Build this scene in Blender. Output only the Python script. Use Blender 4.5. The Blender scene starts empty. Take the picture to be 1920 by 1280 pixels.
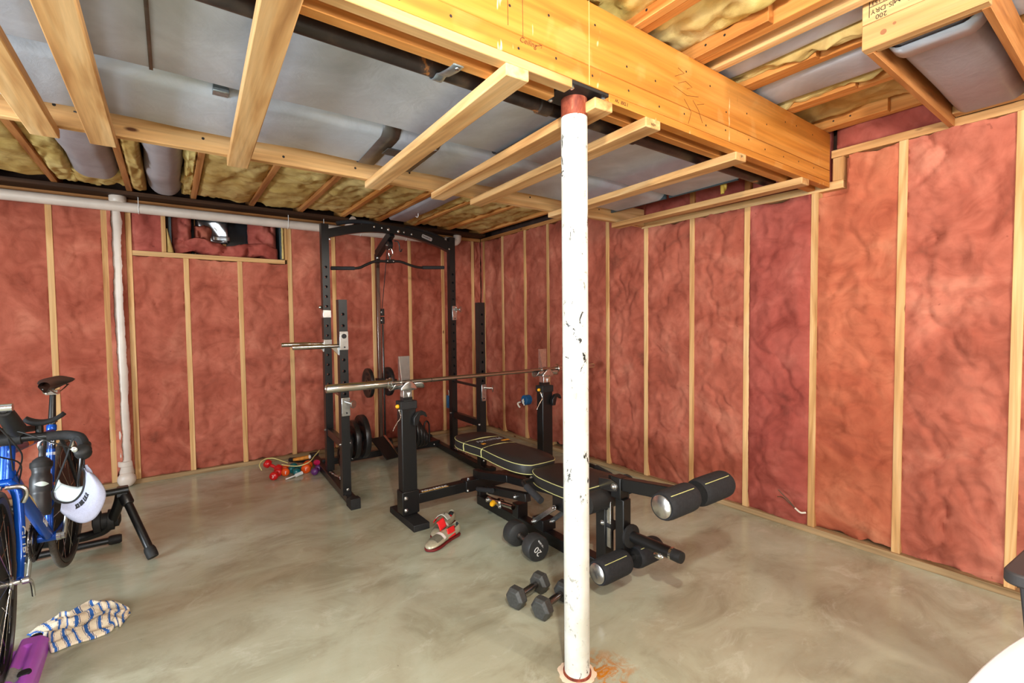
import bpy, bmesh, math, random
from mathutils import Vector, Matrix, noise as mnoise
from math import pi, sin, cos, radians, sqrt, atan2
random.seed(7)
scene = bpy.context.scene
COL = scene.collection
ORG = {}

# ------------------------------------------------------------------ materials
def lin(c):
    def f(v):
        v /= 255.0
        return v / 12.92 if v <= 0.04045 else ((v + 0.055) / 1.055) ** 2.4
    return (f(c[0]), f(c[1]), f(c[2]), 1.0)

class NT:
    def __init__(s, name):
        s.m = bpy.data.materials.new(name); s.m.use_nodes = True
        s.t = s.m.node_tree; s.n = s.t.nodes; s.l = s.t.links
        s.b = s.n['Principled BSDF']
    def add(s, typ, **kw):
        n = s.n.new(typ)
        for k, v in kw.items():
            if k.startswith('i_'):
                n.inputs[k[2:].replace('_', ' ')].default_value = v
            else:
                setattr(n, k, v)
        return n
    def link(s, a, b): s.l.new(a, b)
    def coord(s, scale=(1, 1, 1), rnd=0.0, rot=(0, 0, 0)):
        tc = s.add('ShaderNodeTexCoord'); mp = s.add('ShaderNodeMapping')
        mp.inputs['Scale'].default_value = scale
        mp.inputs['Rotation'].default_value = rot
        if rnd:
            oi = s.add('ShaderNodeObjectInfo')
            mu = s.add('ShaderNodeMath', operation='MULTIPLY'); mu.inputs[1].default_value = rnd
            s.link(oi.outputs['Random'], mu.inputs[0])
            ad = s.add('ShaderNodeVectorMath', operation='ADD')
            s.link(tc.outputs['Object'], ad.inputs[0]); s.link(mu.outputs[0], ad.inputs[1])
            s.link(ad.outputs[0], mp.inputs['Vector'])
        else:
            s.link(tc.outputs['Object'], mp.inputs['Vector'])
        return mp.outputs['Vector']
    def noise(s, vec, scale, detail=4, rough=0.55, dist=0.0):
        n = s.add('ShaderNodeTexNoise'); n.inputs['Scale'].default_value = scale
        n.inputs['Detail'].default_value = detail; n.inputs['Roughness'].default_value = rough
        n.inputs['Distortion'].default_value = dist
        s.link(vec, n.inputs['Vector']); return n.outputs[0]
    def ramp(s, fac, stops, interp='LINEAR'):
        r = s.add('ShaderNodeValToRGB'); e = r.color_ramp.elements; r.color_ramp.interpolation = interp
        while len(e) < len(stops): e.new(0.5)
        for i, (p, c) in enumerate(stops):
            e[i].position = p; e[i].color = c if len(c) == 4 else lin(c)
        s.link(fac, r.inputs['Fac']); return r.outputs['Color']
    def mix(s, fac, a, b, mode='MIX'):
        m = s.add('ShaderNodeMix', data_type='RGBA', blend_type=mode)
        if isinstance(fac, float): m.inputs[0].default_value = fac
        else: s.link(fac, m.inputs[0])
        for v, sk in ((a, m.inputs[6]), (b, m.inputs[7])):
            if isinstance(v, tuple): sk.default_value = v
            else: s.link(v, sk)
        return m.outputs[2]
    def bump(s, h, strength, dist=0.01):
        b = s.add('ShaderNodeBump'); b.inputs['Strength'].default_value = strength
        b.inputs['Distance'].default_value = dist
        s.link(h, b.inputs['Height']); s.link(b.outputs[0], s.b.inputs['Normal'])
    def base(s, col, rough=0.5, metal=0.0, spec=0.5):
        if isinstance(col, tuple): s.b.inputs['Base Color'].default_value = col
        else: s.link(col, s.b.inputs['Base Color'])
        if isinstance(rough, float): s.b.inputs['Roughness'].default_value = rough
        else: s.link(rough, s.b.inputs['Roughness'])
        s.b.inputs['Metallic'].default_value = metal
        s.b.inputs['Specular IOR Level'].default_value = spec
        return s.m

def plain(name, c, rough=0.5, metal=0.0, spec=0.5, var=0.0, scale=30):
    t = NT(name)
    if var:
        v = t.coord(); n = t.noise(v, scale, 4)
        k = lambda f: tuple(max(0, min(255, x * f)) for x in c)
        col = t.ramp(n, [(0.3, k(1 - var)), (0.7, k(1 + var))])
        return t.base(col, rough, metal, spec)
    return t.base(lin(c), rough, metal, spec)

def wood(name, dark, mid, light, axis, rough=0.6, knots=True, spec=0.25):
    t = NT(name)
    sc = [11.0, 11.0, 11.0]; sc[axis] = 0.8
    v = t.coord(tuple(sc), 40.0)
    n1 = t.noise(v, 1.0, 3, 0.5, 1.6)
    sc2 = [70.0, 70.0, 70.0]; sc2[axis] = 2.0
    n2 = t.noise(t.coord(tuple(sc2), 40.0), 1.0, 4, 0.6)
    col = t.ramp(n1, [(0.28, dark), (0.47, mid), (0.62, light), (0.8, mid)])
    fine = t.ramp(n2, [(0.3, (200, 200, 200)), (0.65, (255, 255, 255))])
    col = t.mix(0.6, col, fine, 'MULTIPLY')
    if knots:
        sk = [7.0, 7.0, 7.0]; sk[axis] = 2.6
        vo = t.add('ShaderNodeTexVoronoi'); vo.inputs['Scale'].default_value = 1.0
        t.link(t.coord(tuple(sk), 40.0), vo.inputs['Vector'])
        kf = t.ramp(vo.outputs['Distance'], [(0.035, (255, 255, 255)), (0.075, (0, 0, 0))])
        col = t.mix(kf, col, lin((95, 52, 25)))
    oi = t.add('ShaderNodeObjectInfo')
    tone = t.ramp(oi.outputs['Random'], [(0.0, (222, 214, 205)), (0.5, (244, 240, 236)), (1.0, (255, 255, 255))])
    col = t.mix(1.0, col, tone, 'MULTIPLY')
    t.bump(n2, 0.15, 0.002)
    return t.base(col, rough, 0.0, spec)

PINE = ((182, 128, 76), (224, 175, 116), (240, 198, 142))
OLD = ((140, 88, 46), (186, 124, 70), (206, 146, 88))
BEAMC = ((174, 100, 38), (202, 128, 50), (218, 148, 70))
M = {}
for ax, nm in enumerate('xyz'):
    M['pine_' + nm] = wood('pine_' + nm, *PINE, ax)
    M['joist_' + nm] = wood('joist_' + nm, (184, 112, 50), (216, 146, 76), (228, 166, 96), ax)
    M['old_' + nm] = wood('old_' + nm, *OLD, ax)
M['pressed'] = wood('treated_y', (120, 94, 62), (166, 136, 98), (190, 160, 120), 1)
M['pressed_x'] = wood('treated_x', (120, 94, 62), (160, 130, 94), (184, 154, 114), 0)
M['plywood'] = wood('plywood_x', (150, 92, 46), (190, 124, 66), (206, 142, 84), 0)
M['dark_wood'] = wood('dark_wood', (44, 28, 18), (70, 46, 30), (88, 60, 40), 0, knots=False)

def beam_mat():
    t = NT('beam_wood')
    v = t.coord((0.7, 9, 9)); n = t.noise(v, 1.0, 3, 0.5, 1.0)
    col = t.ramp(n, [(0.3, BEAMC[0]), (0.5, BEAMC[1]), (0.72, BEAMC[2])])
    # pale scuffs and bleached patches
    p = t.noise(t.coord((1, 1, 1)), 5.0, 3, 0.5, 0.4)
    pf = t.ramp(p, [(0.60, (0, 0, 0)), (0.66, (110, 110, 110))])
    col = t.mix(pf, col, lin((240, 190, 120)))
    s = t.noise(t.coord((26, 26, 5)), 1.0, 3, 0.6)
    sf = t.ramp(s, [(0.70, (0, 0, 0)), (0.74, (255, 255, 255))])
    col = t.mix(sf, col, lin((250, 214, 160)))
    d = t.noise(t.coord((14, 14, 3)), 1.0, 5, 0.7)
    df = t.ramp(d, [(0.24, (180, 180, 180)), (0.30, (0, 0, 0))])
    col = t.mix(df, col, lin((120, 68, 24)))
    f = t.noise(t.coord((3, 90, 90)), 1.0, 3)
    col = t.mix(0.5, col, t.ramp(f, [(0.3, (205, 205, 205)), (0.65, (255, 255, 255))]), 'MULTIPLY')
    t.bump(f, 0.1, 0.002)
    return t.base(col, 0.5, 0.0, 0.35)
M['beam'] = beam_mat()

def insulation(name, a, b, c, dirt, k=1.0):
    t = NT(name)
    v = t.coord((1, 1, 1), 30.0)
    n = t.noise(v, 2.6, 6, 0.58, 0.9)
    col = t.ramp(n, [(0.22, dirt), (0.38, a), (0.55, b), (0.74, c)])
    n2 = t.noise(v, 7.0, 5, 0.55, 1.8)
    col = t.mix(0.75, col, t.ramp(n2, [(0.28, (206, 194, 190)), (0.5, (240, 238, 237)), (0.68, (255, 255, 255))]), 'MULTIPLY')
    spk = t.noise(v, 26.0, 2, 0.5)
    sf = t.ramp(spk, [(0.75, (0, 0, 0)), (0.78, (150, 150, 150))])
    col = t.mix(sf, col, lin((70, 30, 26)))
    # dusty grey patches
    n4 = t.noise(v, 1.3, 3, 0.6, 0.8)
    col = t.mix(t.ramp(n4, [(0.56, (0, 0, 0)), (0.74, (120 * k, 120 * k, 120 * k))]), col, lin(dirt))
    oi = t.add('ShaderNodeObjectInfo')
    col = t.mix(1.0, col, t.ramp(oi.outputs['Random'], [(0, (236, 224, 222)), (1, (255, 255, 255))]), 'MULTIPLY')
    n3 = t.noise(v, 60.0, 5, 0.7, 1.0)
    t.bump(n3, 0.32, 0.005)
    return t.base(col, 1.0, 0.0, 0.0)
M['pink'] = insulation('pink_glass_wool', (168, 92, 74), (188, 110, 90), (208, 136, 112), (124, 74, 60))
M['orange_pink'] = insulation('salmon_glass_wool', (188, 104, 78), (204, 122, 92), (220, 148, 114), (158, 86, 68), 0.4)
M['rose'] = insulation('rose_glass_wool', (166, 86, 76), (186, 104, 92), (204, 128, 112), (122, 68, 60))
M['yellow'] = insulation('yellow_glass_wool', (196, 168, 100), (212, 190, 124), (228, 208, 146), (150, 122, 70), 0.5)
M['paleyellow'] = insulation('pale_yellow_glass_wool', (226, 210, 128), (242, 234, 168), (250, 246, 212), (206, 200, 126), 0.3)

def concrete():
    t = NT('concrete_floor')
    v = t.coord()
    big = t.noise(v, 0.9, 4, 0.6, 0.8)
    col = t.ramp(big, [(0.30, (168, 162, 140)), (0.45, (180, 180, 158)), (0.58, (188, 194, 174)), (0.74, (170, 184, 166))])
    sw = t.noise(t.coord((1.2, 2.0, 1), 0, (0, 0, 0.5)), 1.9, 8, 0.66, 0.7)
    col = t.mix(0.85, col, t.ramp(sw, [(0.32, (206, 200, 190)), (0.5, (242, 240, 236)), (0.66, (255, 255, 255))]), 'MULTIPLY')
    lt = t.noise(t.coord((1, 1.7, 1), 0, (0, 0, -0.4)), 4.0, 7, 0.72, 0.8)
    col = t.mix(t.ramp(lt, [(0.56, (0, 0, 0)), (0.70, (160, 160, 160))]), col, lin((214, 216, 200)))
    dk = t.noise(v, 8.0, 4, 0.65, 1.0)
    col = t.mix(t.ramp(dk, [(0.66, (0, 0, 0)), (0.76, (110, 110, 110))]), col, lin((112, 96, 68)))
    sp = t.noise(v, 60.0, 2, 0.5)
    col = t.mix(t.ramp(sp, [(0.75, (0, 0, 0)), (0.78, (170, 170, 170))]), col, lin((84, 74, 60)))
    # rust stain spread round the steel column foot
    tc = t.add('ShaderNodeTexCoord'); sub = t.add('ShaderNodeVectorMath', operation='DISTANCE')
    sub.inputs[1].default_value = (1.235, 1.17, 0)
    t.link(tc.outputs['Object'], sub.inputs[0])
    rn = t.noise(v, 17.0, 5, 0.7, 1.5)
    rr = t.ramp(sub.outputs['Value'], [(0.05, (255, 255, 255)), (0.17, (0, 0, 0))])
    mul = t.mix(1.0, rr, t.ramp(rn, [(0.45, (0, 0, 0)), (0.58, (255, 255, 255))]), 'MULTIPLY')
    col = t.mix(mul, col, lin((186, 116, 34)))
    rough = t.ramp(sw, [(0.3, (70, 70, 70)), (0.7, (120, 120, 120))])
    t.bump(t.noise(v, 25.0, 6, 0.7), 0.08, 0.01)
    return t.base(col, rough, 0.0, 0.42)
M['concrete'] = concrete()

def duct_mat(name, c):
    t = NT(name)
    v = t.coord((1, 1, 1), 10)
    n = t.noise(v, 3.0, 4, 0.6, 0.8)
    k = lambda f: tuple(min(255, x * f) for x in c)
    col = t.ramp(n, [(0.3, k(0.9)), (0.65, k(1.06))])
    w = t.noise(t.coord((2, 16, 2), 10), 1.0, 3, 0.5, 1.5)
    t.bump(t.noise(v, 9.0, 5, 0.6, 2.0), 0.10, 0.02)
    return t.base(col, 0.42, 0.0, 0.45)
M['duct'] = duct_mat('grey_duct_wrap', (178, 183, 192))
M['duct_warm'] = duct_mat('warm_grey_duct_wrap', (146, 142, 146))
M['tape'] = plain('dark_duct_tape', (72, 66, 62), 0.35, 0, 0.5, 0.15, 20)
M['silver_tape'] = plain('silver_duct_tape', (190, 192, 196), 0.3, 0.7)

def rusty_pipe():
    t = NT('black_steel_pipe'); v = t.coord()
    n = t.noise(v, 9.0, 5, 0.65, 0.6)
    col = t.ramp(n, [(0.3, (34, 28, 26)), (0.55, (58, 48, 44)), (0.66, (78, 62, 54)), (0.70, (170, 112, 62))])
    return t.base(col, 0.45, 0.15, 0.5)
M['black_pipe'] = rusty_pipe()

def column_paint():
    t = NT('chipped_white_paint'); v = t.coord()
    c1 = t.noise(t.coord((1, 1, 0.6)), 26.0, 5, 0.7, 0.5)
    c2 = t.noise(v, 3.0, 2, 0.5)
    m = t.mix(1.0, t.ramp(c1, [(0.595, (0, 0, 0)), (0.61, (255, 255, 255))]), t.ramp(c2, [(0.44, (40, 40, 40)), (0.56, (255, 255, 255))]), 'MULTIPLY')
    y = t.noise(v, 7.0, 4, 0.6)
    col = t.ramp(y, [(0.35, (206, 204, 192)), (0.6, (222, 222, 214))])
    col = t.mix(m, col, lin((40, 38, 36)))
    fs = t.noise(v, 70.0, 3, 0.6)
    col = t.mix(t.ramp(fs, [(0.66, (0, 0, 0)), (0.70, (190, 190, 190))]), col, lin((120, 106, 86)))
    return t.base(col, 0.38, 0.0, 0.5)
M['column_paint'] = column_paint()

def rust_mat():
    t = NT('red_oxide_rust'); v = t.coord()
    n = t.noise(t.coord((1, 1, 0.4)), 22.0, 6, 0.7, 1.0)
    col = t.ramp(n, [(0.3, (58, 28, 20)), (0.45, (120, 52, 36)), (0.6, (150, 76, 54)), (0.72, (206, 150, 116))])
    return t.base(col, 0.5, 0.2, 0.4)
M['rust'] = rust_mat()
M['pvc'] = plain('white_pvc', (208, 194, 182), 0.35, 0, 0.5, 0.05, 5)

def steel_black():
    t = NT('black_powder_coat')
    n = t.noise(t.coord(), 260.0, 2, 0.5)
    t.bump(n, 0.08, 0.001)
    return t.base(lin((24, 23, 23)), 0.34, 0.0, 0.5)
M['black'] = steel_black()
M['black_matte'] = plain('black_rubber', (34, 33, 33), 0.6, 0, 0.35, 0.15, 60)
M['foam'] = plain('black_foam', (40, 40, 42), 0.75, 0, 0.3, 0.12, 90)
M['vinyl'] = plain('black_vinyl', (40, 38, 37), 0.45, 0, 0.4, 0.08, 120)
M['piping'] = plain('yellow_green_piping', (200, 196, 130), 0.5)
M['chrome'] = plain('chrome', (206, 204, 200), 0.14, 1.0)
M['bar_steel'] = plain('brushed_bar_steel', (176, 168, 156), 0.3, 1.0, 0.5, 0.05, 200)
M['zinc'] = plain('zinc_steel', (206, 206, 204), 0.24, 0.95, 0.5, 0.06, 40)
M['iron'] = plain('black_iron_plate', (30, 29, 29), 0.36, 0, 0.5, 0.1, 60)
M['rubber_db'] = plain('dark_grey_urethane', (48, 48, 48), 0.5, 0, 0.4, 0.06, 60)
M['hex_grey'] = plain('grey_cast_iron', (74, 74, 72), 0.42, 0.3, 0.5, 0.1, 120)
M['white'] = plain('white_print', (238, 238, 236), 0.5)
M['yellow_print'] = plain('yellow_print', (238, 176, 40), 0.5)
M['black_print'] = plain('black_ink', (30, 24, 20), 0.7)
M['pencil'] = plain('pencil_line', (104, 56, 18), 0.8)
M['yellow_knob'] = plain('yellow_plastic', (242, 176, 24), 0.4)
M['blue'] = plain('metallic_blue_paint', (16, 84, 190), 0.22, 0.35, 0.6)
M['blue_plastic'] = plain('blue_plastic', (26, 98, 150), 0.45, 0, 0.5, 0.1, 60)
M['purple_paint'] = plain('purple_decal', (84, 50, 92), 0.35)
M['orange_decal'] = plain('orange_decal', (246, 130, 40), 0.4)
M['tyre'] = plain('grey_black_tyre', (96, 90, 84), 0.7, 0, 0.3, 0.12, 80)
M['rim'] = plain('dark_rim', (60, 58, 58), 0.35, 0.6)
M['rim_grey'] = plain('grey_tread', (118, 116, 112), 0.6, 0, 0.3, 0.1, 60)
M['bottle'] = plain('smoke_bottle', (52, 52, 54), 0.4, 0, 0.5, 0.05, 60)
M['cap_white'] = plain('white_fabric', (164, 168, 190), 0.85, 0, 0.1, 0.03, 200)
M['cap_black'] = plain('black_fabric', (26, 26, 28), 0.8)
M['purple'] = plain('purple_vinyl', (186, 96, 214), 0.32, 0, 0.5, 0.05, 8)
M['grey_patch'] = plain('grey_fabric_patch', (150, 150, 150), 0.8, 0, 0.2, 0.1, 80)
M['red'] = plain('red_vinyl', (204, 24, 28), 0.3)
M['red_orange'] = plain('orange_red_vinyl', (226, 84, 24), 0.3)
M['teal'] = plain('teal_vinyl', (10, 104, 110), 0.32)
M['violet'] = plain('violet_vinyl', (96, 44, 108), 0.35)
M['magenta'] = plain('magenta_vinyl', (196, 30, 84), 0.35)
M['handle_orange'] = plain('orange_wood_handle', (214, 140, 50), 0.5, 0, 0.4, 0.1, 30)
M['cord'] = plain('pale_yellow_cord', (232, 226, 150), 0.5)
M['shoe_silver'] = plain('silver_gold_leather', (186, 178, 152), 0.34, 0.35, 0.5, 0.06, 60)
M['shoe_grey'] = plain('grey_mesh', (104, 98, 84), 0.8, 0, 0.2, 0.2, 300)
M['shoe_red'] = plain('red_shoe_lining', (226, 30, 32), 0.6)
M['shoe_sole'] = plain('dark_red_sole', (110, 24, 26), 0.45)
M['shoe_white'] = plain('pale_strap', (226, 212, 204), 0.6)
M['table_white'] = plain('white_tabletop', (214, 216, 220), 0.4)
M['chair_grey'] = plain('dark_grey_plastic', (62, 60, 62), 0.5)
M['backing'] = plain('foundation_dark', (66, 50, 44), 0.95, 0, 0.1, 0.25, 6)
M['subfloor'] = plain('subfloor_sheathing', (104, 74, 46), 0.85, 0, 0.1, 0.2, 9)
M['plain_wall'] = plain('painted_block_wall', (206, 196, 180), 0.9, 0, 0.1, 0.05, 4)
M['dark_glass'] = plain('dark_foil_glass', (30, 32, 36), 0.25, 0.2)
M['foil'] = plain('foil', (190, 194, 198), 0.3, 0.9)
M['galv'] = plain('galvanised_strap', (160, 172, 178), 0.38, 0.8, 0.5, 0.12, 50)
M['yellow_cable'] = plain('yellow_cable_sheath', (214, 176, 72), 0.5)
M['white_cable'] = plain('white_cable_sheath', (236, 230, 214), 0.5)
M['copper'] = plain('dark_bare_wire', (90, 60, 40), 0.5)
M['teal_metal'] = plain('dull_blue_metal', (70, 84, 90), 0.5, 0.3)

# ------------------------------------------------------------------ mesh builder
def frame(d, up=(0, 0, 1)):
    d = Vector(d).normalized(); up = Vector(up)
    if abs(d.dot(up)) > 0.98: up = Vector((1, 0, 0)) if abs(d.x) < 0.9 else Vector((0, 1, 0))
    r = d.cross(up).normalized(); u = r.cross(d).normalized()
    return r, u, d

class MB:
    def __init__(s): s.v = []; s.f = []
    def q(s, vs, fs):
        o = len(s.v); s.v += [Vector(a) for a in vs]; s.f += [tuple(i + o for i in f) for f in fs]; return s
    def box(s, c, d, rot=None):
        hx, hy, hz = d[0] / 2, d[1] / 2, d[2] / 2
        P = [Vector((x, y, z)) for x in (-hx, hx) for y in (-hy, hy) for z in (-hz, hz)]
        if rot is not None: P = [rot @ p for p in P]
        c = Vector(c)
        return s.q([c + p for p in P], [(0, 1, 3, 2), (4, 6, 7, 5), (0, 4, 5, 1), (2, 3, 7, 6), (0, 2, 6, 4), (1, 5, 7, 3)])
    def mm(s, x0, x1, y0, y1, z0, z1):
        return s.box(((x0 + x1) / 2, (y0 + y1) / 2, (z0 + z1) / 2), (abs(x1 - x0), abs(y1 - y0), abs(z1 - z0)))
    def bar(s, p0, p1, w, h, up=(0, 0, 1)):
        p0, p1 = Vector(p0), Vector(p1); r, u, d = frame(p1 - p0, up)
        vs = []
        for p in (p0, p1):
            for a, b in ((-1, -1), (1, -1), (1, 1), (-1, 1)): vs.append(p + r * a * w / 2 + u * b * h / 2)
        return s.q(vs, [(3, 2, 1, 0), (4, 5, 6, 7), (0, 1, 5, 4), (1, 2, 6, 5), (2, 3, 7, 6), (3, 0, 4, 7)])
    def tube(s, pts, r, n=12, closed=False, flat=None, up=(0, 0, 1)):
        pts = [Vector(p) for p in pts]; m = len(pts)
        rs = r if isinstance(r, (list, tuple)) else [r] * m
        o = len(s.v); rr = None
        for i, p in enumerate(pts):
            if closed: d = pts[(i + 1) % m] - pts[i - 1]
            else: d = pts[min(i + 1, m - 1)] - pts[max(i - 1, 0)]
            d.normalize()
            if rr is None: rr, uu, _ = frame(d, up)
            else:
                rr = (rr - d * rr.dot(d)); rr.normalize(); uu = rr.cross(d).normalized()
            k = flat if flat else 1.0
            for j in range(n):
                a = 2 * pi * j / n
                s.v.append(p + (rr * cos(a) + uu * sin(a) * k) * rs[i])
        for i in range(m if closed else m - 1):
            for j in range(n):
                a = o + i * n + j; b = o + i * n + (j + 1) % n
                c = o + ((i + 1) % m) * n + (j + 1) % n; e = o + ((i + 1) % m) * n + j
                s.f.append((a, b, c, e))
        if not closed:
            s.f.append(tuple(o + j for j in reversed(range(n))))
            s.f.append(tuple(o + (m - 1) * n + j for j in range(n)))
        return s
    def cyl(s, p0, p1, r, n=20): return s.tube([p0, p1], r, n)
    def lathe(s, prof, c, ax, n=28, up=(0, 0, 1)):
        r, u, d = frame(ax, up); c = Vector(c); o = len(s.v); m = len(prof)
        for rad, t in prof:
            for j in range(n):
                a = 2 * pi * j / n
                s.v.append(c + d * t + (r * cos(a) + u * sin(a)) * max(rad, 1e-5))
        for i in range(m - 1):
            for j in range(n):
                s.f.append((o + i * n + j, o + i * n + (j + 1) % n, o + (i + 1) * n + (j + 1) % n, o + (i + 1) * n + j))
        if prof[0][0] > 1e-4: s.f.append(tuple(o + j for j in reversed(range(n))))
        if prof[-1][0] > 1e-4: s.f.append(tuple(o + (m - 1) * n + j for j in range(n)))
        return s
    def sph(s, c, r, n=16, m=10, rot=None):
        r = (r, r, r) if not isinstance(r, (list, tuple)) else r; c = Vector(c); o = len(s.v)
        for i in range(m + 1):
            t = pi * i / m
            for j in range(n):
                a = 2 * pi * j / n
                p = Vector((r[0] * sin(t) * cos(a), r[1] * sin(t) * sin(a), r[2] * cos(t)))
                if rot is not None: p = rot @ p
                s.v.append(c + p)
        for i in range(m):
            for j in range(n):
                s.f.append((o + i * n + j, o + (i + 1) * n + j, o + (i + 1) * n + (j + 1) % n, o + i * n + (j + 1) % n))
        return s
    def prism(s, poly, o, a, b, c):
        """polygon of (u,v) in axes a,b from origin o, extruded by vector c"""
        o, a, b, c = Vector(o), Vector(a), Vector(b), Vector(c); n = len(poly)
        vs = [o + a * u + b * v for u, v in poly]; vs += [p + c for p in vs]
        fs = [tuple(reversed(range(n))), tuple(range(n, 2 * n))]
        fs += [(i, (i + 1) % n, n + (i + 1) % n, n + i) for i in range(n)]
        return s.q(vs, fs)
    def grid(s, fn, nu, nv, wrap=False):
        o = len(s.v)
        for j in range(nv + 1):
            for i in range(nu + 1): s.v.append(Vector(fn(i / nu, j / nv)))
        for j in range(nv):
            for i in range(nu):
                a = o + j * (nu + 1) + i; s.f.append((a, a + 1, a + nu + 2, a + nu + 1))
        return s
    def build(s, name, mat, parent=None, loc=None, smooth=35, bevel=0.0, seg=2, recalc=True):
        if parent is not None: L = Vector(ORG[parent.name])
        else: L = Vector(loc) if loc is not None else Vector((0, 0, 0))
        me = bpy.data.meshes.new(name)
        me.from_pydata([tuple(v - L) for v in s.v], [], s.f); me.update()
        if recalc:
            bm = bmesh.new(); bm.from_mesh(me)
            bmesh.ops.recalc_face_normals(bm, faces=bm.faces); bm.to_mesh(me); bm.free()
        mats = mat if isinstance(mat, (list, tuple)) else [mat]
        for x in mats: me.materials.append(M[x] if isinstance(x, str) else x)
        if smooth:
            me.polygons.foreach_set('use_smooth', [True] * len(me.polygons))
            me.set_sharp_from_angle(angle=radians(smooth))
        o = bpy.data.objects.new(name, me); COL.objects.link(o)
        if parent is not None: o.parent = parent; ORG[o.name] = tuple(L)
        else: o.location = L; ORG[o.name] = tuple(L)
        if bevel:
            b = o.modifiers.new('bevel', 'BEVEL'); b.width = bevel; b.segments = seg
            b.limit_method = 'ANGLE'; b.angle_limit = radians(40)
        return o

def tag(o, label, cat, group=None, kind=None):
    o['label'] = label; o['category'] = cat
    if group: o['group'] = group
    if kind: o['kind'] = kind
    return o
def thing(name, label, cat, loc, group=None):
    o = bpy.data.objects.new(name, None); COL.objects.link(o); o.location = loc
    o.empty_display_size = 0.05
    ORG[o.name] = tuple(loc); tag(o, label, cat, group); return o
def struct(o, label=None):
    o['kind'] = 'structure'
    if label: o['label'] = label
    return o
def note(o, label): o['label'] = label; return o

def smooth_path(P, k=6, closed=False):
    P = [Vector(p) for p in P]; n = len(P); out = []
    rng = range(n) if closed else range(n - 1)
    for i in rng:
        p1, p2 = P[i], P[(i + 1) % n]
        p0 = P[i - 1] if (closed or i > 0) else p1 * 2 - p2
        p3 = P[(i + 2) % n] if (closed or i + 2 < n) else p2 * 2 - p1
        for j in range(k):
            t = j / k
            out.append(0.5 * ((2 * p1) + (p2 - p0) * t + (2 * p0 - 5 * p1 + 4 * p2 - p3) * t * t + (3 * p1 - p0 - 3 * p2 + p3) * t ** 3))
    if not closed: out.append(P[-1])
    return out

def rrect(w, h, r, n=4):
    out = []
    for cx, cy, a0 in ((w / 2 - r, h / 2 - r, 0), (-w / 2 + r, h / 2 - r, 90), (-w / 2 + r, -h / 2 + r, 180), (w / 2 - r, -h / 2 + r, 270)):
        for i in range(n + 1):
            a = radians(a0 + 90 * i / n); out.append((cx + r * cos(a), cy + r * sin(a)))
    return out

_dg = []
def text(name, s, mat, parent, origin, xdir, ydir, size, loc=None, ext=0.0006, align='CENTER', shear=0.0, width=None):
    cu = bpy.data.curves.new(name, 'FONT'); cu.body = s; cu.size = size; cu.extrude = ext
    cu.align_x = align; cu.align_y = 'CENTER'; cu.shear = shear; cu.resolution_u = 3
    o = bpy.data.objects.new(name + '_tmp', cu); COL.objects.link(o)
    dg = bpy.context.evaluated_depsgraph_get(); me = bpy.data.meshes.new_from_object(o.evaluated_get(dg))
    COL.objects.unlink(o); bpy.data.objects.remove(o)
    x = Vector(xdir).normalized(); y = Vector(ydir); y = (y - x * y.dot(x)).normalized(); z = x.cross(y)
    kx = 1.0
    if width:
        xs = [v.co.x for v in me.vertices]; kx = width / max(1e-6, max(xs) - min(xs))
    L = Vector(ORG[parent.name]); og = Vector(origin) - L
    for v in me.vertices:
        p = v.co; v.co = og + x * p.x * kx + y * p.y + z * p.z
    me.materials.clear(); me.materials.append(M[mat])
    ob = bpy.data.objects.new(name, me); COL.objects.link(ob); ob.parent = parent; ORG[ob.name] = tuple(L)
    return ob

def fbm(p, o=3):
    return mnoise.fractal(Vector(p), 0.9, 2.1, o)

def copy_tree(o, parent=None):
    c = o.copy(); COL.objects.link(c)
    if parent is not None: c.parent = parent
    for ch in list(o.children): copy_tree(ch, c)
    return c
# ================================================================= the room
XR, YB = 3.13, 4.965           # front planes of the studs on the right and back walls
XL, YF = -3.2, -3.2
o = MB().mm(XL - .2, XR + .35, YF - .2, YB + .35, -.12, 0).build('floor', 'concrete', loc=(0, 0, 0)); struct(o, 'bare concrete slab floor with rust stains at the column foot')
o = MB().mm(XL - .2, XR + .35, YF - .2, YB + .35, 2.605, 2.66).build('ceiling', 'subfloor', loc=(0, 0, 2.605)); struct(o, 'dark subfloor sheathing above the open joists')
CEIL = o

def board(nm, x0, x1, y0, y1, z0, z1, mat, parent, bevel=.002):
    cx, cy, cz = (x0 + x1) / 2, (y0 + y1) / 2, (z0 + z1) / 2
    b = MB().mm(x0, x1, y0, y1, z0, z1)
    me_o = b.build(nm, mat, parent, bevel=bevel, seg=1)
    # shift so that every board has its own grain: origin at its own middle
    L = Vector(ORG[parent.name]) if parent else Vector((0, 0, 0)); c = Vector((cx, cy, cz)) - L
    for v in me_o.data.vertices: v.co -= c
    me_o.location = c
    return me_o

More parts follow.
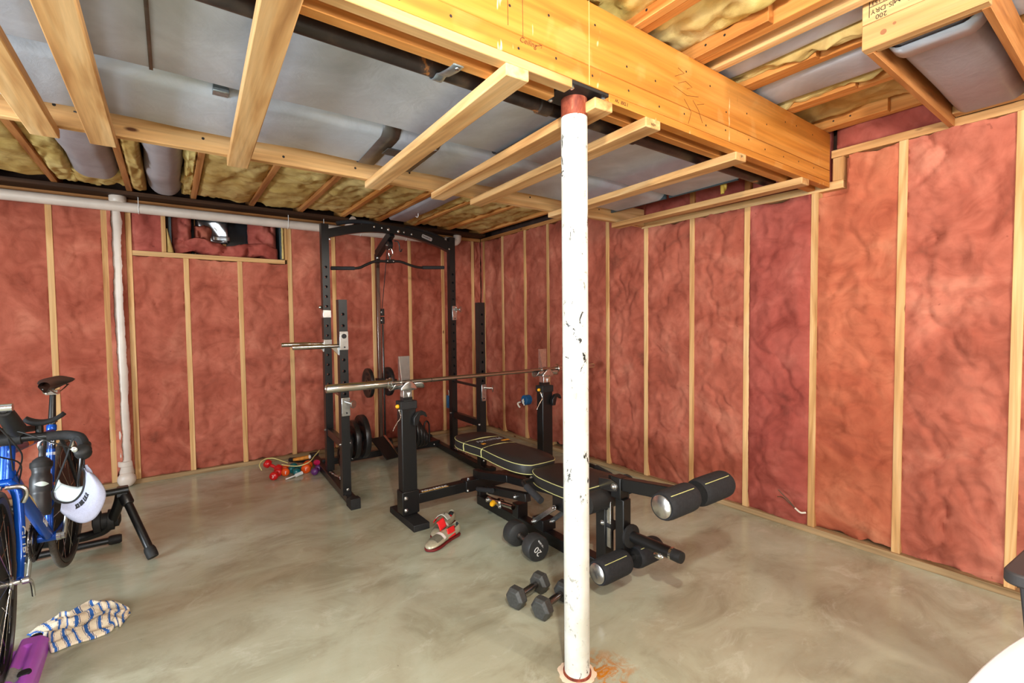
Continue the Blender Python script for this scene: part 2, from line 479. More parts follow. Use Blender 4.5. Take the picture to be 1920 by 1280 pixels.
# --- back wall
wb = MB()
wb.mm(XL, .03, YB + .1, YB + .14, 0, 2.6); wb.mm(.88, XR + .2, YB + .1, YB + .14, 0, 2.6)
wb.mm(.03, .88, YB + .1, YB + .14, 0, 1.93); wb.mm(.03, .88, YB + .1, YB + .14, 2.33, 2.6)
WBACK = wb.build('wall_back', 'backing', loc=(0, YB + .1, 0)); struct(WBACK, 'dark foundation wall behind the back stud framing')
def lone(nm, x0, x1, y0, y1, z0, z1, mat, label, cat, group=None, bevel=.002):
    o_ = board(nm, x0, x1, y0, y1, z0, z1, mat, None, bevel); tag(o_, label, cat, group); return o_
NTH = ['first', 'second', 'third', 'fourth', 'fifth', 'sixth', 'seventh', 'eighth', 'ninth', 'tenth', 'eleventh', 'twelfth', 'thirteenth']
GS = 'pine wall studs'
BSL = [(-1.12, 'pine back wall stud at the left picture edge'), (-.722, 'pine back wall stud rising behind the bicycle saddle'), (-.404, 'pine back wall stud just left of the vertical drain pipe'),
       (-.255, 'pine back wall stud just right of the vertical drain pipe'), (.951, 'pine back wall stud at the right side of the window opening'), (1.363, 'pine back wall stud behind the left rack posts'),
       (1.773, 'pine back wall stud beside the rack pulley tower'), (2.187, 'pine back wall stud behind the right arm of the pull-down bar'), (2.601, 'pine back wall stud with slim blue electrical box'), (3.01, 'pine back wall stud nearest the corner')]
for x, lb in BSL: lone('stud', x - .0195, x + .0195, YB - .007, YB + .09, .038, 2.30, 'pine_z', lb, 'stud', GS)
for x, lb in ((.126, 'short pine stud under the window sill, left of two'), (.53, 'short pine stud under the window sill, right of two')): lone('stud', x - .0195, x + .0195, YB - .007, YB + .09, .038, 1.888, 'pine_z', lb, 'stud', GS)
lone('stud', .912, .931, YB + .002, YB + .09, 1.93, 2.30, 'pine_z', 'short upright doubled beside the right window stud', 'stud')
lone('stud', -.04, -.008, YB, YB + .09, 1.93, 2.30, 'pine_z', 'short upright on the sill at the left of the window', 'stud')
lone('window_sill', -.236, .911, YB - .003, YB + .09, 1.888, 1.928, 'pine_x', 'horizontal pine sill board under the high window', 'sill')
lone('bottom_plate', -3.2, XR - .013, YB - .012, YB + .1, 0, .038, 'pressed_x', 'weathered bottom plate along the foot of the back wall', 'wall plate')
lone('top_plate', -3.2, XR - .005, YB - .004, YB + .1, 2.30, 2.338, 'old_x', 'dark top plate along the back wall behind the drain pipe', 'wall plate')
# --- right wall
WRIGHT = MB().mm(XR + .1, XR + .14, YF, YB + .14, 0, 2.6).build('wall_right', 'backing', loc=(XR + .1, 0, 0)); struct(WRIGHT, 'dark foundation wall behind the right stud framing')
RS = [-.025, .388, .814, 1.229, 1.635, 2.044, 2.459, 2.872, 3.28, 3.681, 4.063, 4.488, 4.887]
for i, y in enumerate(sorted(RS, reverse=True)):
    top = 2.228 if y < 1.12 else (2.05 if y < 2.47 else 2.30)
    lb = 'pine stud on the right wall, %s from the corner' % NTH[i]
    if y == .388: lb = 'wide pine stud at the right edge of the picture, right wall'
    if y == .814: lb = 'full height pine stud on the right wall, second from the right picture edge'
    if y == 4.063: lb = 'pine right wall stud carrying the round blue electrical box'
    lone('stud', XR - .007, XR + .09, y - .0195, y + .0195, .038, top, 'pine_z', lb, 'stud', GS)
lone('stud', XR - .002, XR + .09, 1.085, 1.14, 2.096, 2.227, 'pine_z', 'very short pine block beside the beam end on the right wall', 'block')
lone('bottom_plate', XR - .016, XR + .1, -3, YB, 0, .038, 'pressed', 'brown treated bottom plate along the foot of the right wall', 'wall plate')
lone('top_plate', XR - .004, XR + .1, -3, 1.148, 2.228, 2.272, 'pine_y', 'pale upper top plate of the right wall, beam end to picture edge', 'wall plate')
lone('top_plate', XR - .004, XR + .1, 1.085, 2.515, 2.05, 2.095, 'pine_y', 'lower top plate of the right wall under the ducts', 'wall plate')
lone('top_plate', XR - .004, XR + .1, 2.516, YB - .013, 2.30, 2.338, 'old_y', 'dark top plate of the right wall near the corner', 'wall plate')
lone('stud', XR + .004, XR + .09, 1.62, 1.66, 2.096, 2.36, 'old_z', 'short stud above the lower top plate, nearer the beam', 'stud')
lone('stud', XR + .004, XR + .09, 2.03, 2.07, 2.096, 2.36, 'old_z', 'short stud above the lower top plate, behind the ducts', 'stud')
# --- the two walls behind the camera
o = MB().mm(XL - .12, XL, YF, YB + .14, 0, 2.6).build('wall_left', 'plain_wall', loc=(XL, 0, 0)); struct(o, 'plain wall on the left outside the view')
o = MB().mm(XL, XR + .14, YF - .12, YF, 0, 2.6).build('wall_front', 'plain_wall', loc=(0, YF, 0)); struct(o, 'plain wall behind the camera')

# --- small high window, stuffed with insulation
WIN = MB()
for a in ((.012, .03, 1.93, 2.33), (.88, .905, 1.93, 2.33)): WIN.mm(a[0], a[1], YB + .04, YB + .32, a[2], a[3])
WIN.mm(.03, .88, YB + .1, YB + .32, 1.915, 1.932); WIN.mm(.03, .88, YB + .1, YB + .32, 2.325, 2.34)
WIN = WIN.build('window_1', 'teal_metal', loc=(.45, YB + .2, 1.93)); struct(WIN, 'small high window stuffed with insulation')
MB().mm(.03, .88, YB + .29, YB + .30, 1.93, 2.33).build('pane', 'dark_glass', WIN)
o = MB().mm(.20, .21, YB + .24, YB + .285, 1.93, 2.33).mm(.42, .45, YB + .24, YB + .285, 1.93, 2.33).build('mullion', 'old_z', WIN)

# ------------------------------------------------------------ insulation batts
def batt(name, mat, label, cat, group, fn_o, a0, a1, b0, b1, depth, seed, na, nb, puff=.012, rag=.010, ragb=.006, amp=1.0, back=.06, valley=None, kind=None):
    """fn_o(a,b,d) -> world point, d = distance in front of the framing plane"""
    def f(u, v):
        i, j = round(u * na), round(v * nb)
        eu = min(max(u, 1 / na), 1 - 1 / na); ev = min(max(v, 1 / nb), 1 - 1 / nb)
        uu = (eu - 1 / na) / (1 - 2 / na); vv = (ev - 1 / nb) / (1 - 2 / nb)
        a = a0 + (a1 - a0) * uu; b = b0 + (b1 - b0) * vv
        s = seed * 7.31
        if uu <= 0: a -= rag * (-.1 + 1.1 * abs(fbm((s, b * 4.5, 1.7), 4)))
        if uu >= 1: a += rag * (-.1 + 1.1 * abs(fbm((s + 9, b * 4.5, 4.1), 4)))
        if vv <= 0: b += ragb * (fbm((s, a * 9, 8), 3) * 2 - .4)
        if vv >= 1: b += ragb * (fbm((s, a * 9, 5), 3) * 1.5)
        e = min(1, 5 * min(uu, 1 - uu) + .12) ; ew = min(1, 22 * min(vv, 1 - vv) + .2)
        d = depth + puff * (e ** .6) * ew ** .5
        d -= .022 * max(0, 1 - (b - b0) / .12) if b0 < .1 else 0
        n1 = fbm((a * 4 + s, b * 3 - s, s), 4)
        n2 = abs(fbm((a * 6 - s, b * 5 + s, 2 + s), 3))
        n3 = fbm((a * 30 + s, b * 30, s), 3)
        n4 = 1 - min(1, 5 * abs(fbm((a * 2.6 + 2 * s, b * 2.1 + s, 5), 3)))
        d += amp * (e * (.020 * n1 - .020 * n2 - .014 * n4 ** 3) + .0018 * n3)
        if valley: d = valley(a, b, d)
        if i in (0, na) or j in (0, nb): d = -back
        return fn_o(a, b, d)
    m = MB().grid(f, na, nb)
    c = fn_o((a0 + a1) / 2, b0, 0)
    ob = m.build(name, mat, loc=c, smooth=75)
    tag(ob, label, cat, group, kind); return ob
ORD = ['first', 'second', 'third', 'fourth', 'fifth', 'sixth', 'seventh', 'eighth', 'ninth', 'tenth', 'eleventh', 'twelfth']
fr = lambda a, b, d: (XR - d, a, b)
fb = lambda a, b, d: (a, YB - d, b)

# right wall: bays from the corner towards the camera
ys = sorted(RS, reverse=True)
spec = {  # bay upper stud : (material, bottom)
}
G_W = 'pink insulation batts between the wall studs'
n = 0
for k in range(len(ys) - 1):
    hi, lo = ys[k] - .019, ys[k + 1] + .019
    top = 2.228 if hi < 1.12 else (2.05 if hi < 2.45 else 2.30)
    if 1.12 < hi < 1.3: top = 2.224
    mat = 'pink'; bot = .040; puff = .014; amp = 1.0; rag = .010
    desc = 'pink insulation batt in the right wall, %s stud bay from the corner' % ORD[n]
    if k == 8: bot, rag, desc, mat, puff = .024, .004, 'reddish pink right wall batt with bulging loose bottom and bare wires poking out', 'rose', .03
    if k == 9: bot, mat, amp, rag, desc = .052, 'orange_pink', .8, .006, 'salmon orange right wall batt with straight cut bottom, left of the nearest full stud'
    if k == 10: desc = 'crumpled pink right wall batt at the right edge, wide folds near its foot'; amp = 1.5
    if k == 11: desc = 'pink right wall batt beyond the last stud at the edge of the picture'
    if k == 3: bot = .075
    if 2.45 < hi < 2.86: top = 2.30
    batt('insulation_batt', mat, desc, 'insulation', G_W, fr, lo, hi, bot, top - .004, -.002, 3 + k, 32 if hi < 3 else 16, 170 if hi < 3 else 90, puff, rag, .012, amp, valley=(lambda a, b, d: -.05 if (a > 1.06 and b > 2.025) else d) if k == 9 else None)
    n += 1
batt('insulation_batt', 'pink', 'narrow pink right wall strip tight in the corner', 'insulation', G_W, fr, 4.907, 4.955, .04, 2.296, -.002, 33, 8, 60, .008, .006)
# top of the right wall above its two plates
batt('insulation_batt', 'rose', 'short rose batt tucked above the right wall top plate beside the beam end', 'insulation', None, fr, .66, 1.125, 2.274, 2.50, -.02, 41, 26, 16, .03, .0, .004, 1.6)
batt('insulation_batt', 'rose', 'dusky pink batt above the lower top plate, under the beam end', 'insulation', None, fr, 1.16, 1.615, 2.098, 2.5, -.03, 42, 22, 20, .02, .0, .004, 1.4)
batt('insulation_batt', 'rose', 'dusky pink batt above the lower top plate, behind the duct end', 'insulation', None, fr, 1.665, 2.50, 2.098, 2.5, -.03, 43, 30, 20, .02, .0, .004, 1.4)
# back wall bays, left to right
bays = [(-1.53, -1.12), (-1.12, -.722), (-.722, -.404), (-.404, -.255), (-.255, .126), (.126, .53), (.53, .951), (.951, 1.363), (1.363, 1.773), (1.773, 2.187), (2.187, 2.601), (2.601, 3.01), (3.01, 3.14)]
names = ['far left of the back wall behind the bicycle saddle', None, None, None, None, None, None, None, None, None, None, None, None]
def pipe_valley(a, b, d):
    e = abs(a + .325 - .004 * sin(b * 3))
    edge = .028 + .014 * fbm((a * 0 + 3, b * 5, .5 if a < -.325 else 7), 4)
    if b < .22: edge += .06 * (1 - b / .22)
    return -.05 if e < edge else .012 + .05 * math.exp(-((e - edge) / .022)) + .3 * d
for i, (x0, x1) in enumerate(bays):
    lab = ['pink back wall batt at the left edge of the picture', 'pink back wall batt behind the bicycle handlebar and saddle',
           'pink back wall batt between the bicycle saddle and the vertical drain pipe', 'ragged narrow pink batt split by the vertical white pipe',
           'pink back wall batt under the window, left of three', 'pink back wall batt under the window, middle of three', 'pink back wall batt under the window, right of three',
           'pink back wall batt between window and left rack post', 'pink back wall batt seen just right of the left rack post', 'pink back wall batt behind the pulley cable of the rack',
           'pink back wall batt behind the right arm of the pull-down bar', 'pink back wall batt behind the right rack post', 'narrow pink back wall strip in the corner'][i]
    top = 1.886 if i in (4, 5, 6) else 2.296
    if i == 3:
        batt('insulation_batt', 'pink', lab, 'insulation', G_W, fb, x0 + .019, x1 - .019, .04, top, .0, 60 + i, 56, 200, .008, .002, .006, .4, valley=pipe_valley)
    else:
        batt('insulation_batt', 'pink', lab, 'insulation', G_W, fb, x0 + .019, x1 - .019, .040, top, -.002, 60 + i, 24, 110, .013, .008, .008)
batt('insulation_batt', 'rose', 'small dark pink batt above the sill, left of the window opening', 'insulation', None, fb, -.236, -.04, 1.93, 2.296, -.01, 80, 16, 22, .012, .004, .004)
# loose stuffing in the window
batt('loose_insulation', 'rose', 'crumpled dark pink wool heaped along the window bottom', 'insulation', None, lambda a, b, d: (a, YB + .10 - d * 1.6, b - .02 * cos(a * 14)), .05, .86, 1.935, 2.06, .0, 81, 40, 14, .06, .0, .02, 2.2)
batt('loose_insulation', 'rose', 'dark pink wool packed against the right side of the window', 'insulation', None, lambda a, b, d: (a, YB + .16 - d * 1.5, b), .64, .86, 2.0, 2.28, .0, 82, 20, 20, .05, .02, .02, 2.0)
batt('loose_insulation', 'pink', 'pink wool tuft beside the shiny foil in the window', 'insulation', None, lambda a, b, d: (a, YB + .17 - d * 1.5, b), .20, .32, 2.06, 2.20, .0, 83, 14, 14, .05, .02, .02, 1.5)
batt('loose_insulation', 'rose', 'dark pink wool along the left side of the window', 'insulation', None, lambda a, b, d: (a, YB + .12 - d * 1.5, b), .035, .17, 1.98, 2.28, .0, 84, 14, 20, .04, .02, .02, 1.8)
o = MB().grid(lambda u, v: (.22 + .24 * u, YB + .2 + .015 * sin(u * 9 + v * 5), 2.07 + .2 * v), 12, 10).grid(lambda u, v: (.34 + .13 * u, YB + .14 + .01 * sin(u * 6), 2.085 + .04 * v), 10, 4).build('foil_sheet', 'foil', loc=(.34, YB + .2, 2.07)); tag(o, 'shiny crumpled foil sheet inside the window opening', 'foil')
s_ = o.modifiers.new('thick', 'SOLIDIFY'); s_.thickness = .003
o = MB().grid(lambda u, v: (-.006 + .05 * u * (1 - v * .8), YB + .02 - .012 * sin(u * 3), 1.932 + .2 * v), 5, 12).build('foam_strip', 'yellow', loc=(0, YB + .02, 1.93)); tag(o, 'thin yellow foam sliver at the left side of the window', 'foam strip')
s_ = o.modifiers.new('thick', 'SOLIDIFY'); s_.thickness = .01
o = MB().grid(lambda u, v: (.884 + .02 * u + .004 * fbm((v * 12, 3, u)), YB + .005 - .012 * sin(u * 3), 1.935 + .3 * v), 5, 22).build('foam_strip', 'yellow', loc=(.88, YB, 1.93)); tag(o, 'thin yellow foam bead at the right side of the window', 'foam strip')
s_ = o.modifiers.new('thick', 'SOLIDIFY'); s_.thickness = .01

# ------------------------------------------------------------ steel column
t = thing('support_column', 'round white steel column with chipped paint and bare rusty top, under the beam', 'column', (1.18, 1.24, 0))
c0 = (1.18, 1.24)
MB().lathe([(.0465, .004), (.0465, 1.2), (.0465, 2.017)], (*c0, 0), (0, 0, 1), 40).build('shaft', 'column_paint', t)
MB().lathe([(.0462, 2.0165), (.0462, 2.080)], (*c0, 0), (0, 0, 1), 40).build('bare_top', 'rust', t)
MB().lathe([(.049 + .003 * (i % 2), .0005 + .0028 * i) for i in range(4)] + [(.0455, .012)], (*c0, 0), (0, 0, 1), 40).build('foot_collar', 'rust', t)
MB().grid(lambda u, v: (c0[0] + (.048 + .022 * v * (1 + .8 * fbm((cos(2 * pi * u) * 1.5, sin(2 * pi * u) * 1.5, 1), 3))) * cos(2 * pi * u), c0[1] + (.048 + .022 * v * (1 + .8 * fbm((cos(2 * pi * u) * 1.5, sin(2 * pi * u) * 1.5, 1), 3))) * sin(2 * pi * u), .004 - .0035 * v), 40, 3).build('paint_skirt', plain('peeled_paint', (232, 206, 180), .7, 0, .3, .06, 30), t)
p = MB().mm(c0[0] - .1, c0[0] + .1, 1.152, 1.30, 2.080, 2.091).build('cap_plate', 'black_matte', t, bevel=.002)
for dx in (-.075, .075):
    for y in (1.172, 1.28): MB().lathe([(.009, 0), (.009, -.006), (.004, -.010)], (c0[0] + dx, y, 2.080), (0, 0, 1), 8).build('bolt', 'zinc', p)

# ------------------------------------------------------------ beam
t = thing('beam', 'thick orange built-up timber beam with pencil marks and nail heads, over the column', 'beam', (1.2, 1.227, 2.092))
board('upper_board', -3.1, 3.118, 1.151, 1.189, 2.158, 2.37, 'beam', t, .003)
board('lower_board', -3.1, 3.118, 1.151, 1.189, 2.092, 2.157, 'beam', t, .0015)
board('inner_board', -3.1, 3.118, 1.190, 1.266, 2.092, 2.37, 'joist_x', t)
# ledger strips under the beam
board('ledger', -3.1, 1.088, 1.150, 1.190, 2.062, 2.0915, 'pine_x', t)
LG = board('ledger', 1.262, 3.118, 1.150, 1.190, 2.062, 2.0915, 'beam', t)
board('ledger', -3.1, 1.078, 1.228, 1.267, 2.062, 2.0915, 'joist_x', t)
board('ledger', 1.262, 3.118, 1.228, 1.267, 2.062, 2.0915, 'joist_x', t)
# vertical saw seam, nails and pencil writing
b = MB().mm(1.165, 1.1664, 1.1498, 1.152, 2.094, 2.37)
b.build('joint_line', plain('resin_line', (246, 204, 130), .6), t)
nb_ = MB()
rng = random.Random(3)
for i in range(15):
    x = .5 + i * .17
    for z in (2.125 + rng.uniform(-.015, .015), 2.255 + rng.uniform(-.05, .06)):
        nb_.lathe([(.0045, 0), (.0045, -.0012), (.0, -.0013)], (x + rng.uniform(-.03, .03), 1.1508, z), (0, -1, 0), 8)
nb_.build('nail_head', 'black_print', t)
pl = MB()
def stroke(pts, r=.0008): pl.tube([(x, 1.1502, z) for x, z in pts], r, 5)
stroke([(1.64, 2.262), (1.70, 2.29), (1.66, 2.30)]); stroke([(1.66, 2.24), (1.71, 2.262), (1.755, 2.25), (1.72, 2.235)])
stroke([(1.63, 2.222), (1.72, 2.208), (1.80, 2.224)]); stroke([(1.70, 2.19), (1.75, 2.15), (1.73, 2.10)]); stroke([(1.76, 2.20), (1.80, 2.17), (1.83, 2.125)]); stroke([(1.79, 2.19), (1.84, 2.205)])
stroke([(.935, 2.146), (.96, 2.155)]); stroke([(.948, 2.156), (.96, 2.155), (.957, 2.146)])
for i in range(9): stroke([(.52 + rng.uniform(0, .38), 2.36 - .01 * i), (.52 + .04 * i, 2.10 + rng.uniform(0, .04))][:1] + [(.53 + .043 * i, 2.36), (.532 + .043 * i, 2.30 - .1 * rng.random())][1:] if False else [(.50 + .055 * i, 2.365), (.501 + .055 * i, 2.30 - .15 * rng.random())], .0009)
pl.build('pencil_mark', 'pencil', t)
text('handwriting', 'Ceiling', 'pencil', t, (.905, 1.1502, 2.146), (1, 0, 0), (0, 0, 1), .024, ext=.0003, shear=.3)
text('ink_stamp', "I 'DSF  'W", 'black_print', t, (1.325, 1.1492, 2.077), (-1, 0, 0), (0, 0, -1), .016, ext=.0003)

# ------------------------------------------------------------ furring strips under the ducts
def strip(xn, xf, label, yn=1.146, w=.084, end=None):
    t_ = MB().bar((xn, yn, 2.044), (xf, 2.518, 2.044), w, .036)
    rot = t_
    o_ = t_.build('furring_strip', 'pine_y', loc=((xn + xf) / 2, 1.83, 2.044), bevel=.004, seg=2)
    tag(o_, label, 'lumber', 'furring strips under the ducts'); return o_
ST = [(-.365, -.365, 'leftmost furring strip under the ducts, cut by the left picture edge'),
      (-.19, -.195, 'second furring strip from the left under the ducts'),
      (.224, .273, 'widest looking furring strip, third from the left, running out of the top of the picture'),
      (.862, .905, 'furring strip with split far end, first one left of the white column'),
      (1.232, 1.294, 'furring strip whose near end shows just right of the column top'),
      (1.50, 1.557, 'furring strip with round sticker on its near end, passing behind the column'),
      (2.132, 2.185, 'furring strip with printed near end, second from the right wall'),
      (2.795, 2.826, 'furring strip nearest the right wall under the beam end')]
SO = [strip(*a) for a in ST]
o = MB().lathe([(.008, 0), (.008, -.0006)], (1.512, 1.1458, 2.052), (0, -1, 0), 14).build('sticker', plain('teal_sticker', (40, 120, 130), .5), SO[5])
text('stamp', 'HEM', 'black_print', SO[5], (1.50, 1.1456, 2.038), (1, 0, 0), (0, 0, 1), .014, ext=.0003)
text('stamp', 'SPF', 'black_print', SO[6], (2.14, 1.1456, 2.046), (1, 0, 0), (0, 0, 1), .016, ext=.0003)
# rim board carrying their far ends
t = thing('rim_board', 'long pale pine board along the far side of the ducts', 'board', (.5, 2.49, 2.062))
board('board', -3.1, 3.12, 2.472, 2.510, 2.0625, 2.20, 'pine_x', t, .003)
nb_ = MB()
for x in (-.33, .14, .46, .80, 1.1, 1.42, 1.7, 1.95, 2.3, 2.6): nb_.lathe([(.006, 0), (.006, -.001), (0, -.0012)], (x, 2.4718, 2.12 + rng.uniform(-.03, .03)), (0, -1, 0), 8)
nb_.build('nail_head', 'black_print', t)
o = MB().tube([(-.275, 2.468, 2.125), (-.235, 2.455, 2.118), (-.232, 2.455, 2.15)], .003, 6).build('bent_nail', 'black_matte', t)

# ------------------------------------------------------------ big wrapped ducts
def flat_duct(name, x0, x1, y0, y1, z0, z1, label, mat='duct', sag=.012, seed=1, axis='x', nseg=80, r=.05, taper=None, group=None):
    sec = rrect(y1 - y0, z1 - z0, min(r, (z1 - z0) * .45, (y1 - y0) * .45), 6); cy, cz = (y0 + y1) / 2, (z0 + z1) / 2
    m = MB(); n_ = len(sec); rows = []
    xs = [x0] + [x0 + (x1 - x0) * i / nseg for i in range(nseg + 1)] + [x1]
    for k, x in enumerate(xs):
        row = []
        for u, v in sec:
            sc = .9 if k in (0, len(xs) - 1) else 1.0
            e = fbm((x * 2.2 + seed, u * 4, v * 4), 3) * .006 + .004 * sin(x * 9 + seed)
            b_ = -sag * (1 - (2 * u / (y1 - y0)) ** 2) if v < 0 else 0
            p = (x, cy + u * sc + e, cz + v * sc + b_ + e)
            if axis == 'y': p = (p[1], p[0], p[2])
            row.append(p)
        rows.append(row)
    vs = [p for r_ in rows for p in r_]
    fs = [(i * n_ + j, i * n_ + (j + 1) % n_, (i + 1) * n_ + (j + 1) % n_, (i + 1) * n_ + j) for i in range(len(xs) - 1) for j in range(n_)]
    fs += [tuple(reversed(range(n_))), tuple((len(xs) - 1) * n_ + j for j in range(n_))]
    m.q(vs, fs)
    mid = ((x0 + x1) / 2, cy, z0) if axis == 'x' else (cy, (x0 + x1) / 2, z0)
    o_ = thing(name, label, 'duct', mid, group)
    m.build('duct_body', mat, o_, smooth=60)
    return o_, sec, cy, cz
def duct_band(root, nm, mat, x0, x1, sec, cy, cz, g=.004, sag=.012, skew=0.0, axis='x'):
    m = MB(); n_ = len(sec); W = max(u for u, v in sec) * 2
    vs = []
    for x in (x0, x1):
        for u, v in sec:
            b_ = -sag * (1 - (2 * u / W) ** 2) if v < 0 else 0
            k = 1 + g / .06 * .25
            e = fbm((x * 2.2, u * 4, v * 4), 3) * .004
            p = (x + skew * u, cy + u * (1 + 2.6 * g / W) + e, cz + v * (1 + g / .04 * .35) + b_ - g)
            if axis == 'y': p = (p[1], p[0], p[2])
            vs.append(p)
    fs = [(j, (j + 1) % n_, n_ + (j + 1) % n_, n_ + j) for j in range(n_)]
    m.q(vs, fs)
    o_ = m.build(nm, mat, root, smooth=60); s = o_.modifiers.new('t', 'SOLIDIFY'); s.thickness = .003; return o_
da, sa, cya, cza = flat_duct('duct', -3.0, 2.72, 1.445, 1.945, 2.128, 2.365, 'long flat grey duct beside the black pipe, nearer of the two', seed=2, r=.03, sag=.016)
duct_band(da, 'tape_band', 'tape', 1.30, 1.40, sa, cya, cza, skew=.0)
duct_band(da, 'seam', 'tape', -.03, -.02, sa, cya, cza, g=.003)
db, sb, cyb, czb = flat_duct('duct', -3.0, 2.72, 1.972, 2.452, 2.128, 2.365, 'long flat grey duct along the rim board, farther of the two', seed=9, r=.06, sag=.022)
duct_band(db, 'tape_band', 'tape', .78, .86, sb, cyb, czb, skew=.06)
duct_band(db, 'tape_band', 'tape', 1.0, 1.06, sb, cyb, czb, skew=.06)
MB().mm(.84, .93, 2.12, 2.2, 2.108, 2.113).build('tape_patch', 'tape', db)
o = MB().box((.17, 1.985, 2.128), (.05, .045, .014)).mm(.145, .195, 1.965, 1.975, 2.12, 2.19).build('hanger_bracket', 'galv', db, bevel=.002)
o = MB().mm(2.715, 2.728, 1.975, 2.46, 2.12, 2.365).build('end_cap', 'teal_metal', db)
o = MB().mm(2.715, 2.728, 1.48, 1.95, 2.12, 2.365).build('end_cap', 'teal_metal', da)

# ------------------------------------------------------------ black gas pipe
t = thing('steel_pipe', 'black rust-speckled steel pipe strapped along the back of the beam', 'pipe', (.5, 1.375, 2.08))
MB().cyl((-3.0, 1.375, 2.105), (2.9, 1.375, 2.105), .027, 20).build('pipe', 'black_pipe', t)
MB().lathe([(.029, -.05), (.034, -.045), (.034, .045), (.029, .05)], (1.62, 1.375, 2.105), (1, 0, 0), 20).build('coupling', 'black_pipe', t)
MB().lathe([(.029, -.03), (.033, -.025), (.033, .025), (.029, .03)], (1.15, 1.375, 2.105), (1, 0, 0), 20).build('coupling', 'black_pipe', t)
t = thing('pipe_strap', 'galvanised strap holding the black steel pipe to the ledger', 'strap', (.715, 1.33, 2.07))
for x in (.715,):
    pts = [(x, 1.240, 2.059), (x, 1.275, 2.060), (x, 1.330, 2.070), (x, 1.352, 2.077), (x, 1.375, 2.073), (x, 1.397, 2.08), (x, 1.409, 2.105), (x, 1.406, 2.14)]
    m = MB(); 
    sp_ = smooth_path(pts, 5)
    m.grid(lambda u, v: Vector(sp_[min(len(sp_) - 1, round(v * (len(sp_) - 1)))]) + Vector(((u - .5) * .034, 0, 0)), 3, len(sp_) - 1)
    o = m.build('strap', 'galv', t); s_ = o.modifiers.new('t', 'SOLIDIFY'); s_.thickness = .003
    MB().lathe([(.006, 0), (.006, -.004), (.0, -.005)], (x, 1.252, 2.056), (0, 0, 1), 8).build('screw', 'zinc', o)

# ------------------------------------------------------------ ceiling joists (lapped over the beam)
FJ = [(-1.1, 0, 'old joist at the far left above the rim board'), (-.66, 0, 'old joist left of the left round duct'), (-.23, 0, 'old joist between the two round ducts'), (.19, 0, 'old joist right of the round ducts'),
      (.62, 0, 'old joist above the right end of the window'), (1.03, 0, 'old joist above the left rack post'), (1.42, 1, 'joist crossing the beam top, nearest the camera of those seen'), (1.788, 1, 'joist lapped over the beam, left of the thin ceiling strip'),
      (2.183, 1, 'joist lapped over the beam with yellow wool along it'), (2.603, 1, 'joist lapped over the beam right of the wide grey duct'), (3.037, 1, 'joist lapped over the beam nearest the right wall')]
JO = []
for x, front, lb in FJ:
    JO.append(lone('ceiling_joist', x - .019, x + .019, .855, 5.05, 2.371, 2.604, 'joist_y' if front else 'old_y', lb + ', farther length', 'joist', 'ceiling joists'))
    if front: lone('ceiling_joist', x + .0195, x + .0575, -3.1, 1.305, 2.371, 2.604, 'joist_y', lb + ', nearer length', 'joist', 'ceiling joists')
lone('ceiling_strip', 1.917, 1.955, -3.1, 1.30, 2.371, 2.425, 'pine_y', 'thin pine strip at the ceiling between two lapped joists', 'lumber')
for jo in JO[-5:]:
    x = jo.location.x; nb_ = MB()
    nb_.lathe([(.011, 0), (.011, -.003), (.004, -.006)], (x - .0195, .93, 2.46), (-1, 0, 0), 12)
    for y in (1.02, 1.1): nb_.lathe([(.005, 0), (.005, -.002), (0, -.002)], (x - .0195, y, 2.40), (-1, 0, 0), 8)
    k_ = nb_.build('bolt_head', 'black_matte'); k_.parent = jo; k_.location = -jo.location
lone('sill_plank', -3.1, 3.1, 4.80, 5.06, 2.339, 2.369, 'dark_wood', 'dark plank over the back wall top plate under the joist ends', 'plank')

# yellow wool between joists
fc = lambda z0: (lambda a, b, d: (a, b, z0 - d))
G_Y = 'yellow insulation batts between the ceiling joists'
def cbatt(x0, x1, y0, y1, z, mat, label, seed, amp=1.6, puff=.03, rag=.012):
    batt('ceiling_batt', mat, label, 'insulation', G_Y, fc(z), x0, x1, y0, y1, 0, seed, 18, max(14, int((y1 - y0) * 40)), puff, rag, .02, amp, back=.08)
BJ = [-1.1, -.66, -.23, .19, .62, 1.03, 1.42, 1.788, 2.183, 2.603, 3.037]
ylab = ['yellow ceiling batt at the left picture edge, beyond the rim board', 'yellow ceiling batt beside the left round duct, beyond the rim board',
        'tufted yellow ceiling batt around the middle round duct', 'yellow ceiling batt right of the round ducts, above the window',
        'yellow ceiling batt above the left rack post', 'yellow ceiling batt above the left half of the rack arch', 'yellow ceiling batt above the rack pulley arm',
        'torn yellow ceiling batt left of the narrow grey duct, above the right rack post', 'tan yellow ceiling batt right of the narrow grey duct', 'yellow ceiling batt above the corner of the walls']
def joint(i, x0, x1, lab, seed, z=2.405): cbatt(x0, x1, 2.53, 4.78, z, 'yellow', lab, seed, 1.25, .034, .016)
for i in range(10):
    a, b_ = BJ[i] + .024, BJ[i + 1] - .024
    if i == 1:
        joint(i, -.64, -.52, ylab[1], 101); cbatt(-.52, -.25, 4.42, 4.78, 2.40, 'yellow', 'yellow ceiling wool past the end of the left round duct', 121, 1.8, .03, .02)
    elif i == 2:
        joint(i, -.205, -.125, ylab[2], 102, 2.395); cbatt(.115, .168, 2.53, 4.78, 2.40, 'yellow', 'yellow ceiling wool tucked right of the right round duct', 122, 1.8, .03, .02)
    elif i == 7:
        joint(i, 2.035, 2.162, ylab[7], 107)
    else: joint(i, a, b_, ylab[i], 100 + i, 2.41 if i != 3 else 2.40)
def cpale(x0, x1, y0, y1, z, label, seed, mat='paleyellow', amp=1.5, puff=.03): cbatt(x0, x1, y0, y1, z, mat, label, seed, amp, puff, .006)
